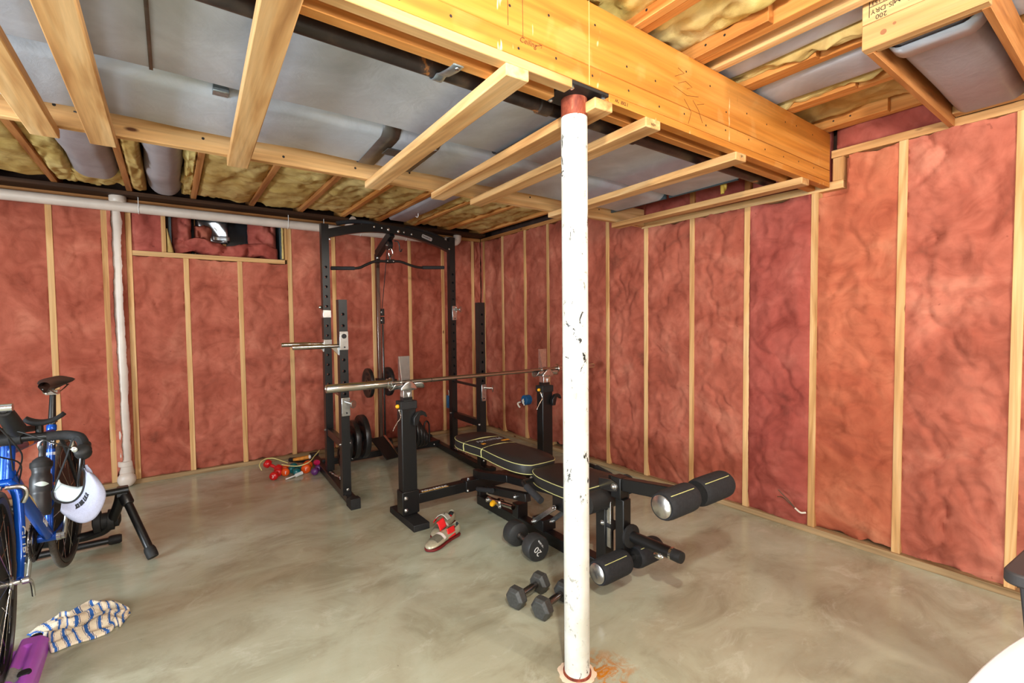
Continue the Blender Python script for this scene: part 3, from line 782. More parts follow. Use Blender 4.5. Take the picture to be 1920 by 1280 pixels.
cpale(1.08, 1.40, .2, 1.30, 2.415, 'pale yellow batt above the top edge of the beam, left of the nearest joist', 131)
cpale(1.48, 1.765, .2, 1.30, 2.43, 'long pale yellow batt in the first joist bay right of the beam top', 132)
cpale(1.85, 1.915, .2, 1.28, 2.44, 'thin yellow wool sliver beside the narrow strip at the ceiling', 133, 'yellow')
cpale(2.12, 2.163, .30, 1.28, 2.40, 'ragged yellow wool strip along the third joist face', 134, 'yellow', 2.4)
cpale(2.56, 2.583, .62, 1.28, 2.40, 'thin yellow wool edge along the joist below the grey duct', 135, 'yellow', 1.6)
cpale(2.68, 3.016, .64, 1.28, 2.44, 'yellow batt in the last joist bay beside the boxed duct', 136, 'yellow', 1.5)
cpale(2.25, 2.60, -.6, .30, 2.42, 'yellow batt at the upper right picture corner beyond the boxed duct', 137, 'paleyellow', 1.5)

# ducts running between joists
d1, s1, c1, z1 = flat_duct('joist_duct', 2.60, 4.40, -.515, -.255, 2.365, 2.56, 'left grey round duct between back joists', 'duct_warm', .02, 21, 'y', 30, .09)
duct_band(d1, 'tape_band', 'duct_warm', 3.35, 3.37, s1, c1, z1, axis='y', sag=.02)
d2, s2, c2, z2 = flat_duct('joist_duct', 2.60, 4.70, -.115, .105, 2.365, 2.56, 'right grey round duct between back joists, left of the window', 'duct_warm', .02, 23, 'y', 30, .09)
duct_band(d2, 'tape_band', 'duct_warm', 3.12, 3.14, s2, c2, z2, axis='y', sag=.02)
flat_duct('joist_duct', 2.60, 4.6, 1.815, 2.02, 2.36, 2.5, 'narrow grey duct between back joists above the rack', 'duct_warm', .01, 25, 'y', 30, .03)
flat_duct('joist_duct', .2, 1.29, 1.96, 2.13, 2.40, 2.56, 'grey duct in the joist bay beside the thin ceiling strip', 'duct', .008, 27, 'y', 30, .05)
flat_duct('joist_duct', -.6, 1.29, 2.25, 2.56, 2.385, 2.56, 'wide grey duct in the joist bay left of the boxed duct', 'duct', .01, 29, 'y', 30, .07)

# boxed duct hanging by the right wall
t = thing('duct_box', 'open-bottomed timber box with lumber stamps hanging by the right wall', 'box', (2.5, .48, 2.23))
board('front_board', 1.985, 2.022, .322, .64, 2.231, 2.315, 'pine_y', t, .002)
board('front_board', 1.985, 2.022, .322, .64, 2.316, 2.60, 'pine_y', t, .002)
board('inner_cleat', 2.023, 2.058, .345, .617, 2.24, 2.33, 'pine_y', t)
board('side_board', 2.023, 3.128, .617, .637, 2.23, 2.37, 'plywood', t, .001)
board('side_board', 2.023, 3.128, .325, .345, 2.23, 2.37, 'plywood', t, .001)
board('wall_cleat', 3.062, 3.126, .346, .616, 2.274, 2.312, 'pine_y', t)
text('ink_stamp', 'S-DRY', 'black_print', t, (1.9845, .585, 2.350), (0, 1, 0), (0, 0, -1), .022, ext=.0003)
text('ink_stamp', '200', 'black_print', t, (1.9845, .585, 2.328), (0, 1, 0), (0, 0, -1), .022, ext=.0003)
text('ink_stamp', 'PM', 'black_print', t, (1.9845, .535, 2.355), (0, 1, 0), (0, 0, -1), .026, ext=.0003)
text('ink_stamp', 'S-P-F 153', 'black_print', t, (1.9845, .578, 2.378), (0, 1, 0), (0, 0, -1), .018, ext=.0003)
text('ink_stamp', 'S-DRY 200', 'black_print', t, (1.9845, .57, 2.400), (0, 1, 0), (0, 0, -1), .022, ext=.0003)
m = MB()
for a in ((.618, .62, 2.335, 2.46), (.51, .512, 2.335, 2.46), (.552, .554, 2.34, 2.46)): m.mm(1.9842, 1.985, a[0], a[1], a[2], a[3])
m.mm(1.9842, 1.985, .51, .62, 2.367, 2.369); m.build('ink_rule', 'black_print', t)
m = MB()
m.lathe([(.009, 0), (.009, .0006)], (1.9848, .578, 2.268), (-1, 0, 0), 14); m.lathe([(.005, 0), (.005, .0006)], (1.9848, .548, 2.282), (-1, 0, 0), 10)
m.build('knot', plain('wood_knot', (150, 98, 62), .7), t)
dd, sd, cd, zd = flat_duct('duct', 2.10, 3.05, .362, .602, 2.268, 2.366, 'grey wrapped duct bulging inside the timber box by the right wall', 'duct_warm', .02, 31, 'x', 40, .045)
duct_band(dd, 'fold', 'duct', 2.098, 2.20, sd, cd, zd, g=.008, sag=.02)

# ------------------------------------------------------------ white drain pipes
t = thing('drain_pipe', 'long horizontal white drain pipe under the back wall top plate', 'pipe', (.5, 4.9, 2.262))
MB().cyl((-3.1, 4.90, 2.262), (2.66, 4.90, 2.258), .040, 24).build('pipe', 'pvc', t)
m = MB(); m.lathe([(.046, -.05), (.052, -.045), (.052, .045), (.046, .05)], (2.66, 4.90, 2.258), (1, 0, 0), 20)
m.tube(smooth_path([(2.70, 4.90, 2.258), (2.745, 4.90, 2.262), (2.765, 4.90, 2.29), (2.77, 4.90, 2.335)], 4), .048, 16); m.build('elbow_fitting', 'pvc', t)
m = MB(); m.cyl((1.49, 4.70, 2.34), (1.47, 4.88, 2.27), .030, 16); m.build('branch', 'pvc', t)
m = MB(); m.lathe([(.05, -.03), (.056, -.02), (.056, .02), (.05, .03)], (-.31, 4.9, 2.318), (0, 0, 1), 20); m.build('hub', 'pvc', t)
for x in (-.18, .93, 1.25, 1.62, 2.12):
    m = MB(); m.tube([(x, 4.857, 2.36), (x, 4.855, 2.262), (x, 4.87, 2.225), (x, 4.9, 2.216)], .0025, 6); m.build('wire_hanger', 'white', t)
m = MB(); m.tube(smooth_path([(1.95, 4.2, 2.40), (1.95, 4.2, 2.335), (1.94, 4.2, 2.318), (1.925, 4.2, 2.325)], 4), .004, 6)
o = m.build('ceiling_hook', 'white', loc=(1.95, 4.2, 2.4)); tag(o, 'small white hook hanging from a back joist above the rack', 'hook')
t = thing('drain_stack', 'vertical white drain pipe half buried in pink wool on the back wall', 'pipe', (-.327, 4.955, 0))
MB().cyl((-.327, 4.955, .17), (-.322, 4.955, 2.24), .044, 24).build('pipe', 'pvc', t)
m = MB(); m.lathe([(.050, .10), (.050, .165), (.054, .17), (.054, .205), (.047, .21)], (-.327, 4.945, 0), (0, 0, 1), 24); m.build('coupling', 'pvc', t)
m = MB(); m.sph((-.327, 4.918, .062), (.062, .05, .064), 20, 14); m.build('cleanout_elbow', 'pvc', t)

# ------------------------------------------------------------ cables and boxes on the walls
t = thing('electrical_box', 'round blue electrical box with loose wires on a right wall stud', 'electrical box', (3.08, 4.035, .47))
MB().lathe([(.0, 0), (.05, 0), (.055, .004), (.055, .07), (.05, .072)], (3.07, 4.03, .465), (1, 0, 0), 20).build('box', 'blue_plastic', t)
m = MB(); m.tube(smooth_path([(3.06, 4.03, .48), (3.05, 4.02, .455), (3.05, 4.035, .47), (3.05, 4.02, .43)], 4), .006, 6); m.tube(smooth_path([(3.06, 4.02, .46), (3.048, 4.01, .44), (3.05, 4.0, .415)], 4), .006, 6); m.build('wire_tail', 'white_cable', t)
m = MB(); m.tube(smooth_path([(3.07, 4.09, .44), (3.05, 4.115, .425), (3.05, 4.10, .395), (3.06, 4.09, .38)], 4), .009, 6); m.build('cable', 'white_cable', t)
t = thing('electrical_box', 'slim blue electrical box with wire stubs on a back wall stud', 'electrical box', (2.645, 4.95, .38))
MB().mm(2.622, 2.67, 4.915, 4.963, .305, .455).build('box', 'blue_plastic', t, bevel=.004)
m = MB(); m.tube(smooth_path([(2.635, 4.92, .45), (2.63, 4.91, .49), (2.625, 4.915, .52)], 4), .004, 6); m.tube(smooth_path([(2.645, 4.92, .45), (2.65, 4.91, .48), (2.638, 4.915, .50)], 4), .004, 6); m.build('wire_tail', 'white_cable', t)
t = thing('wall_cable', 'white cable with bare dark wire ends sticking out of a right wall batt', 'cable', (3.09, 1.30, .14))
MB().tube(smooth_path([(3.10, 1.247, .125), (3.085, 1.27, .122), (3.08, 1.30, .142)], 5), .009, 8, flat=.6).build('sheath', 'white_cable', t)
m = MB(); m.tube(smooth_path([(3.08, 1.30, .142), (3.07, 1.34, .175), (3.07, 1.37, .19), (3.07, 1.40, .185)], 5), .0035, 6)
m.tube(smooth_path([(3.08, 1.30, .142), (3.07, 1.33, .18), (3.06, 1.355, .205), (3.06, 1.39, .235)], 5), .0035, 6); m.build('bare_wire', 'copper', t)
t = thing('hanging_cable', 'coiled yellow cable hanging at the duct end below the beam', 'cable', (2.78, 1.62, 2.14))
m = MB(); m.tube(smooth_path([(2.80, 1.62, 2.36), (2.79, 1.615, 2.25), (2.80, 1.62, 2.18), (2.79, 1.60, 2.13), (2.81, 1.62, 2.11), (2.82, 1.63, 2.16), (2.79, 1.62, 2.19), (2.78, 1.61, 2.08)], 6), .012, 8, flat=.7); m.build('cable', 'yellow_cable', t)
# ================================================================= power rack
M['dark_steel'] = plain('dark_polished_steel', (132, 126, 122), .22, .95)
def holed_post(m, x0, x1, y0, y1, z0, z1, holes, r=.011, n=16):
    xc = (x0 + x1) / 2; hw = (x1 - x0) / 2
    holes = sorted(holes)
    for y, sgn in ((y0, -1), (y1, 1)):
        edges = [z0] + [(holes[i] + holes[i + 1]) / 2 for i in range(len(holes) - 1)] + [z1] if holes else [z0, z1]
        if not holes:
            m.q([(x0, y, z0), (x1, y, z0), (x1, y, z1), (x0, y, z1)], [(0, 1, 2, 3)]); continue
        for h, a, b in zip(holes, edges[:-1], edges[1:]):
            out, inn = [], []
            for k in range(n):
                t = 2 * pi * k / n; c, s = cos(t), sin(t)
                inn.append((xc + r * c, y, h + r * s))
                q = max(abs(c), abs(s)); u, v = c / q, s / q
                out.append((xc + hw * u, y, h + ((b - h) if v > 0 else (h - a)) * v))
            m.q(out + inn, [(k, (k + 1) % n, n + (k + 1) % n, n + k) for k in range(n)])
    for h in holes:
        ring = [(xc + r * cos(2 * pi * k / n), yy, h + r * sin(2 * pi * k / n)) for yy in (y0, y0 + .004) for k in range(n)]
        m.q(ring, [(k, (k + 1) % n, n + (k + 1) % n, n + k) for k in range(n)])
        ring = [(xc + r * cos(2 * pi * k / n), yy, h + r * sin(2 * pi * k / n)) for yy in (y1, y1 - .004) for k in range(n)]
        m.q(ring, [(k, (k + 1) % n, n + (k + 1) % n, n + k) for k in range(n)])
    m.q([(x0, y0, z0), (x0, y1, z0), (x0, y1, z1), (x0, y0, z1)], [(0, 1, 2, 3)])
    m.q([(x1, y0, z0), (x1, y1, z0), (x1, y1, z1), (x1, y0, z1)], [(0, 1, 2, 3)])
    m.q([(x0, y0, z1), (x1, y0, z1), (x1, y1, z1), (x0, y1, z1)], [(0, 1, 2, 3)])
    m.q([(x0, y0, z0), (x1, y0, z0), (x1, y1, z0), (x0, y1, z0)], [(0, 1, 2, 3)])
def bolt(parent, p, d, r=.012, h=.01, mat='zinc', nm='bolt'):
    return MB().lathe([(r, 0), (r, .002), (r * .7, .0025), (r * .7, h), (r * .35, h * 1.3)], p, d, 10).build(nm, mat, parent, smooth=30)

RK = thing('power_rack', 'tall black power rack with arched top and pulley tower against the back wall', 'power rack', (1.66, 4.0, 0))
hol = lambda a, b, s=.082: [a + s * i for i in range(int((b - a) / s) + 1)]
posts = {}
for nm, x0, y0, top, hs in (('SL', .974, 3.45, 1.479, hol(.80, 1.45)), ('SR', 2.150, 3.45, 1.479, hol(.80, 1.45)), ('TL', 1.038, 4.12, 2.146, hol(.80, 1.80)), ('TR', 2.240, 4.12, 2.146, hol(.80, 1.80))):
    m = MB(); holed_post(m, x0, x0 + .06, y0, y0 + .06, .062, top, hs)
    posts[nm] = m.build('upright', 'black', RK, smooth=30)
# base rails with rubber feet
for xa, xb in ((1.018, 1.075), (2.172, 2.272)):
    m = MB(); m.bar((xa, 3.36, .035), (xb, 4.74, .035), .058, .055); m.build('base_rail', 'black', RK, bevel=.004)
    m = MB(); m.prism([(-.05, 0), (.06, 0), (.06, .062), (.03, .062), (.01, .076), (-.05, .076)], (xa - .036, 3.345, 0), (0, 1, 0), (0, 0, 1), (.07, 0, 0)); m.build('rubber_foot', 'black_matte', RK, bevel=.004)
    m = MB(); m.box((xb, 4.735, .04), (.068, .07, .078)); m.build('rubber_foot', 'black_matte', RK, bevel=.004)
MB().bar((1.07, 4.44, .055), (2.25, 4.44, .055), .06, .06).build('rear_crossbar', 'black', RK, bevel=.004)
MB().bar((1.068, 4.12, .395), (1.004, 3.51, .425), .045, .06).build('side_rail', 'black', RK, bevel=.004)
MB().bar((2.270, 4.12, .395), (2.180, 3.51, .425), .045, .06).build('side_rail', 'black', RK, bevel=.004)
MB().cyl((1.068, 4.12, .765), (1.004, 3.51, .775), .012).build('safety_bar', 'dark_steel', RK)
MB().cyl((2.270, 4.12, .73), (2.180, 3.51, .745), .012).build('safety_bar', 'black', RK)
# arch
arch = smooth_path([(1.066, 4.15, 2.058), (1.105, 4.15, 2.073), (1.30, 4.15, 2.126), (1.49, 4.15, 2.156), (1.67, 4.15, 2.160), (1.85, 4.15, 2.144), (2.0, 4.15, 2.118), (2.152, 4.15, 2.083), (2.268, 4.15, 2.045)], 5)
m = MB(); n_ = len(arch); vs = []
for i, p in enumerate(arch):
    d = (arch[min(i + 1, n_ - 1)] - arch[max(i - 1, 0)]).normalized(); u = Vector((-d.z, 0, d.x)); k = .034 + .012 * abs(p.x - 1.67) / .6 * (1 if p.x > 1.67 else .2)
    for a, b in ((-1, -1), (1, -1), (1, 1), (-1, 1)): vs.append(p + u * b * k + Vector((0, a * .026, 0)))
fs = [(4 * i + j, 4 * i + (j + 1) % 4, 4 * i + 4 + (j + 1) % 4, 4 * i + 4 + j) for i in range(n_ - 1) for j in range(4)] + [(0, 1, 2, 3), (4 * n_ - 1, 4 * n_ - 2, 4 * n_ - 3, 4 * n_ - 4)]
ARCH = m.q(vs, fs).build('arch', 'black', RK, smooth=30, bevel=.004)
for x, z, r in ((1.49, 2.165, .009), (1.56, 2.162, .008), (1.62, 2.155, .014), (1.715, 2.148, .014), (1.77, 2.146, .009), (1.845, 2.134, .009)): bolt(ARCH, (x, 4.123, z), (0, -1, 0), r, .008)
m = MB(); m.prism([(a, b) for a, b in rrect(.11, .034, .012)], (2.0, 4.1225, 2.118), (.955, 0, -.295), (.295, 0, .955), (0, -.001, 0)); NP = m.build('maker_plate', plain('grey_badge', (150, 142, 138), .4), ARCH)
text('badge_text', 'POWERTEC', 'black_print', ARCH, (1.995, 4.121, 2.119), (.955, 0, -.295), (.295, 0, .955), .019, width=.085)
text('badge_text', 'FIT', 'red', ARCH, (2.033, 4.1209, 2.100), (.955, 0, -.295), (.295, 0, .955), .010)
for pts in ([(1.56, 4.17, 2.185), (1.50, 4.19, 2.205), (1.40, 4.21, 2.216), (1.28, 4.21, 2.200), (1.19, 4.21, 2.176)], [(1.78, 4.17, 2.175), (1.84, 4.19, 2.20), (1.96, 4.21, 2.198), (2.10, 4.21, 2.176), (2.22, 4.20, 2.13)]):
    o = MB().tube(smooth_path(pts, 5), .019, 12).build('pull_up_grip', 'foam', RK)
for x in (1.105, 2.235): bolt(RK, (x, 4.118, 2.02 if x < 2 else 2.03), (0, -1, 0), .009, .008)
for nm, (x, y, z), d in (('a', (2.24, 4.15, .41), (-1, 0, 0)), ('b', (1.038, 4.15, .41), (-1, 0, 0)), ('c', (.974, 3.48, .43), (-1, 0, 0)), ('d', (1.034, 3.48, .43), (1, 0, 0)), ('e', (2.15, 3.46, .42), (-1, 0, 0)), ('f', (1.008, 3.449, .10), (0, -1, 0)), ('g', (2.18, 3.449, .10), (0, -1, 0))): bolt(RK, (x, y, z), d, .011, .009)
for x in (1.34, 2.18, 1.98): bolt(RK, (x, 4.409, .05), (0, -1, 0), .008, .006)
# pulley arm and tower
MB().bar((1.67, 4.17, 2.135), (1.655, 4.50, 1.985), .05, .07).build('pulley_arm', 'black', RK, bevel=.004)
MB().mm(1.638, 1.678, 4.50, 4.55, 1.90, 1.99).build('tower_head', 'black', RK, bevel=.003); bolt(RK, (1.655, 4.499, 1.95), (0, -1, 0), .012, .01)
TW = MB().mm(1.640, 1.674, 4.502, 4.545, .08, 1.90).build('tower_post', 'dark_steel', RK, bevel=.004)
MB().mm(1.690, 1.708, 4.512, 4.53, .10, 1.30).build('guide_rail', 'dark_steel', RK, bevel=.003)
m = MB(); m.mm(1.655, 1.685, 4.22, 4.26, 2.02, 2.07); m.cyl((1.65, 4.24, 2.035), (1.69, 4.24, 2.035), .045, 20); PU = m.build('pulley', 'black', RK); bolt(PU, (1.65, 4.24, 2.035), (-1, 0, 0), .012, .01)
MB().cyl((1.665, 4.27, 2.02), (1.69, 4.505, 1.46), .0035, 8).build('cable', 'black_matte', RK)
for z in (1.42, 1.34): m = MB().box((1.692, 4.505, z), (.030, .036, .07)); o = m.build('cable_block', 'black', RK, bevel=.005); bolt(o, (1.678, 4.49, z), (0, -1, 0), .008, .006)
MB().cyl((1.693, 4.505, 1.31), (1.70, 4.50, .14), .003, 8).build('cable', 'black_matte', RK)
o = MB().lathe([(.02, -.012), (.05, -.012), (.052, 0), (.05, .012), (.02, .012)], (1.715, 4.44, .135), (1, 0, 0), 20).build('floor_pulley', 'black', RK)
for z in (.16, .12): bolt(RK, (1.657, 4.50, z), (0, -1, 0), .012, .01)
MB().cyl((1.50, 4.50, .735), (1.82, 4.50, .735), .018, 16).mm(1.625, 1.69, 4.475, 4.56, .70, .77).build('weight_carriage', 'black', RK)
MB().cyl((1.10, 4.16, .80), (1.50, 4.49, .745), .010, 10).build('brace_rod', 'black', RK) if False else None
# hanging hook
MB().tube(smooth_path([(1.70, 4.19, 2.07), (1.73, 4.18, 2.065), (1.745, 4.18, 2.03), (1.748, 4.18, 1.985), (1.762, 4.18, 1.978), (1.77, 4.18, 2.0)], 5), .0055, 8).build('hook', 'black', RK)
# storage pegs, left pair sticking out sideways
for x0, y, z, x1 in ((.974, 3.48, 1.148, .668), (1.038, 4.15, 1.142, .715)):
    m = MB(); m.lathe([(.013, 0), (.013, .10), (.0185, .101), (.0185, abs(x1 - x0) - .004), (.015, abs(x1 - x0))], (x0, y, z), (-1, 0, 0), 18)
    m.prism([(0, 0), (.05, 0), (0, -.055)], (x0, y - .008, z - .013), (-1, 0, 0), (0, 0, 1), (0, .016, 0)); m.build('storage_peg', 'chrome', RK)
# zinc clamp plates with knobs
o = MB().mm(.975, 1.036, 3.442, 3.449, 1.118, 1.252).build('clamp_plate', 'zinc', RK, bevel=.002)
MB().lathe([(.017, 0), (.017, .004)], (1.005, 3.441, 1.217), (0, -1, 0), 16).build('plug', 'black_matte', o); MB().lathe([(.006, 0), (.006, .002)], (1.008, 3.441, 1.138), (0, -1, 0), 10).build('pin_hole', 'black_matte', o)
o = MB().mm(.978, 1.038, 3.442, 3.449, .640, .773).build('clamp_plate', 'zinc', RK, bevel=.002)
k = MB().cyl((1.0, 3.441, .745), (1.04, 3.405, .73), .009, 10); k.lathe([(.004, 0), (.029, .001), (.029, .006), (.025, .009)], (1.045, 3.40, .728), (.5, -.85, 0), 20); k.build('knob', 'zinc', o); MB().lathe([(.006, 0), (.006, .002)], (1.012, 3.441, .662), (0, -1, 0), 10).build('pin_hole', 'black_matte', o)
o = MB().mm(2.165, 2.212, 3.442, 3.449, .625, .770).build('clamp_plate', 'zinc', RK, bevel=.002)
k = MB().cyl((2.19, 3.441, .74), (2.245, 3.41, .735), .009, 10); k.lathe([(.004, 0), (.031, .001), (.031, .006), (.026, .009)], (2.25, 3.405, .733), (.75, -.65, 0), 20); k.build('knob', 'zinc', o); MB().lathe([(.006, 0), (.006, .002)], (2.187, 3.441, .648), (0, -1, 0), 10).build('pin_hole', 'black_matte', o)
o = MB().mm(2.258, 2.306, 4.112, 4.119, 1.335, 1.475).build('clamp_plate', 'zinc', RK, bevel=.002)
k = MB().cyl((2.28, 4.111, 1.44), (2.32, 4.09, 1.44), .011, 10); k.lathe([(.004, 0), (.030, .001), (.030, .006), (.026, .009)], (2.332, 4.085, 1.44), (.6, -.8, 0), 20); k.build('knob', 'zinc', o); MB().lathe([(.006, 0), (.006, .002)], (2.283, 4.111, 1.352), (0, -1, 0), 10).build('pin_hole', 'black_matte', o)
o = MB().mm(1.034, 1.102, 4.112, 4.186, 1.36, 1.425).build('collar', 'zinc', RK, bevel=.003); MB().sph((1.022, 4.15, 1.448), .016, 12, 8).build('lock_ball', 'chrome', RK)
o = MB().mm(1.034, 1.102, 4.112, 4.186, 1.11, 1.178).build('collar', 'zinc', RK, bevel=.003)
# plate holder loops on the rear bar and foot plate
MB().tube(smooth_path([(2.075, 4.42, .08), (2.075, 4.42, .24), (2.085, 4.42, .285), (2.105, 4.42, .30), (2.125, 4.42, .28), (2.132, 4.42, .24), (2.132, 4.42, .08)], 5), .0085, 10).build('plate_loop', 'black', RK)
MB().tube(smooth_path([(1.45, 4.42, .08), (1.45, 4.42, .15), (1.455, 4.42, .17), (1.47, 4.42, .17), (1.475, 4.42, .15), (1.475, 4.42, .08)], 5), .0085, 10).build('plate_loop', 'black', RK)
MB().bar((1.56, 4.37, .22), (1.61, 4.10, .075), .13, .012, (0, 0, 1)).build('foot_plate', 'black', RK, bevel=.002)
MB().bar((1.51, 4.375, .222), (1.555, 4.10, .072), .016, .016).bar((1.635, 4.375, .228), (1.68, 4.09, .072), .022, .018).build('foot_plate_edge', 'chrome', RK, bevel=.002)

# lat bar hanging from the pulley
t = thing('pull_down_bar', 'bent black pull-down bar hanging from the rack pulley', 'pull-down bar', (1.658, 4.20, 1.88))
MB().tube(smooth_path([(1.137, 4.2, 1.787), (1.25, 4.2, 1.790), (1.366, 4.2, 1.802), (1.43, 4.2, 1.832), (1.503, 4.2, 1.866), (1.56, 4.2, 1.876), (1.658, 4.2, 1.88), (1.72, 4.2, 1.885), (1.775, 4.2, 1.882), (1.86, 4.2, 1.858), (1.945, 4.2, 1.842), (2.05, 4.2, 1.846), (2.208, 4.2, 1.857)], 4), .012, 12).build('bar', 'black', t)
for a, b in (((1.13, 4.2, 1.7865), (1.33, 4.2, 1.797)), ((1.985, 4.2, 1.8435), (2.215, 4.2, 1.8575))): MB().cyl(a, b, .0165, 14).build('grip', 'foam', t)
o = MB().cyl((1.62, 4.2, 1.878), (1.70, 4.2, 1.884), .018, 14).build('swivel', 'black', t)
for x in (1.632, 1.688): bolt(o, (x, 4.182, 1.88), (0, -1, 0), .006, .004)
MB().cyl((1.66, 4.2, 1.89), (1.66, 4.2, 1.925), .007, 10).tube([(1.66 + .012 * cos(a * .7), 4.2, 1.932 + .012 * sin(a * .7)) for a in range(9)], .004, 6, True).build('eyelet', 'black', t)
MB().tube(smooth_path([(1.648, 4.2, 1.955), (1.655, 4.2, 1.93), (1.672, 4.2, 1.925), (1.688, 4.2, 1.945), (1.682, 4.2, 1.98), (1.67, 4.2, 2.0), (1.655, 4.2, 1.995), (1.655, 4.2, 1.985)], 5), .0042, 8).build('carabiner', 'chrome', t)

# ----------------------------------------------------------------- plates
def plate(label, x, y, z, R, th, mat='iron', grp='weight plates on the rack', loc=None, holes=True):
    t_ = thing('weight_plate', label, 'weight plate', (x, y, z - R), grp)
    prof = [(.026, -th / 2), (.045, -th / 2), (.050, -th * .32), (R * .70, -th * .30), (R * .80, -th / 2), (R * .985, -th / 2), (R, -th * .36), (R, th * .36), (R * .985, th / 2), (R * .80, th / 2), (R * .70, th * .30), (.05, th * .32), (.045, th / 2), (.026, th / 2), (.026, -th / 2)]
    MB().lathe(prof, (x, y, z), (1, 0, 0), 40).build('disc', mat, t_, smooth=30)
    MB().lathe([(.026, -th / 2 - .001), (.032, -th / 2 - .001), (.032, th / 2 + .001), (.026, th / 2 + .001), (.026, -th / 2 - .001)], (x, y, z), (1, 0, 0), 24).build('bushing', 'dark_steel', t_)
    if holes:
        for a in (90, 210, 330):
            aa = radians(a); c = (x, y + .78 * R * .78 * cos(aa), z + .78 * R * .78 * sin(aa))
            m_ = MB(); sec = rrect(R * .62, R * .2, R * .09)
            ax1 = Vector((0, -sin(aa), cos(aa))); ax2 = Vector((0, cos(aa), sin(aa)))
            m_.prism(sec, Vector(c) - Vector((th * .34, 0, 0)), ax1, ax2, (th * .68, 0, 0)); m_.build('hand_grip', 'black_matte', t_)
    return t_
plate('large black plate at the left of the rear bar, farthest right of its stack', 1.397, 4.30, .274, .198, .045)
plate('black plate leaning left of the largest one on the rear bar', 1.318, 4.30, .26, .172, .042)
plate('black plate nearest the left rack post on the rear bar', 1.255, 4.30, .222, .135, .036)
plate('small dark plate between the two left rack posts', 1.178, 4.18, .150, .092, .03, holes=False)
plate('largest black plate of the right stack, behind the bench upright', 1.838, 4.30, .262, .175, .045)
plate('second black plate of the right stack', 1.895, 4.30, .245, .158, .034)
plate('third black plate of the right stack', 1.94, 4.30, .222, .135, .03, holes=False)
plate('smaller shiny black plate in the right stack', 1.98, 4.30, .195, .108, .026, holes=False)
plate('smallest black plate beside the wire loop of the right stack', 2.015, 4.30, .170, .083, .024, holes=False)
plate('black plate on the left end of the pulley carriage', 1.535, 4.50, .735, .143, .032)
plate('black plate on the right end of the pulley carriage', 1.735, 4.50, .735, .143, .032)

# chains of chrome links on the base rails
def chain(label, pts, nm='chain'):
    t_ = MB(); P_ = smooth_path(pts, 3)
    for i, p in enumerate(P_):
        d = (P_[min(i + 1, len(P_) - 1)] - P_[max(i - 1, 0)]).normalized()
        r, u, _ = frame(d); 
        if i % 2: r, u = u, r
        t_.tube([p + d * .013 * cos(a) + r * .0075 * sin(a) for a in [2 * pi * k / 10 for k in range(10)]], .0034, 6, True)
    o_ = t_.build(nm, 'chrome', loc=pts[0]); tag(o_, label, 'chain'); return o_
chain('chrome chain on the left base rail between the posts', [(1.045, 4.05, .07), (1.055, 3.95, .068), (1.065, 3.85, .074), (1.055, 3.78, .078), (1.07, 3.70, .072), (1.055, 3.63, .070), (1.06, 3.57, .068)])
chain('chrome chain on the right base rail near the bench head', [(2.235, 4.07, .07), (2.225, 3.98, .075), (2.235, 3.92, .072), (2.215, 3.84, .078), (2.22, 3.75, .07)])
o = MB().cyl((2.27, 3.86, .085), (2.25, 3.62, .085), .014, 12).build('chrome_handle', 'chrome', loc=(2.26, 3.75, .07)); tag(o, 'short chrome handle lying on the right base rail under the bench head', 'handle')

# ================================================================= barbell
t = thing('barbell', 'long bare steel barbell resting across the bench uprights', 'barbell', (1.86, 2.90, .90))
zb = lambda x: .917 + .0042 * (x - .734)
MB().cyl((1.13, 2.9, zb(1.13)), (2.54, 2.9, zb(2.54)), .0142, 20).build('shaft', 'bar_steel', t)
for a, b, s in ((1.14, .734, -1), (2.54, 2.965, 1)):
    m = MB(); L = abs(b - a)
    m.lathe([(.0, 0), (.034, 0), (.037, .004), (.037, .012), (.031, .016), (.031, .03), (.0255, .034), (.0255, L - .006), (.023, L), (.019, L), (.018, L - .004), (0, L - .004)], (a, 2.9, zb(a)), (s, 0, 0), 30)
    m.build('sleeve', 'chrome', t)
MB().lathe([(.0146, 0), (.0146, .006)], (1.415, 2.9, zb(1.415)), (1, 0, 0), 16).build('knurl_ring', 'dark_steel', t)

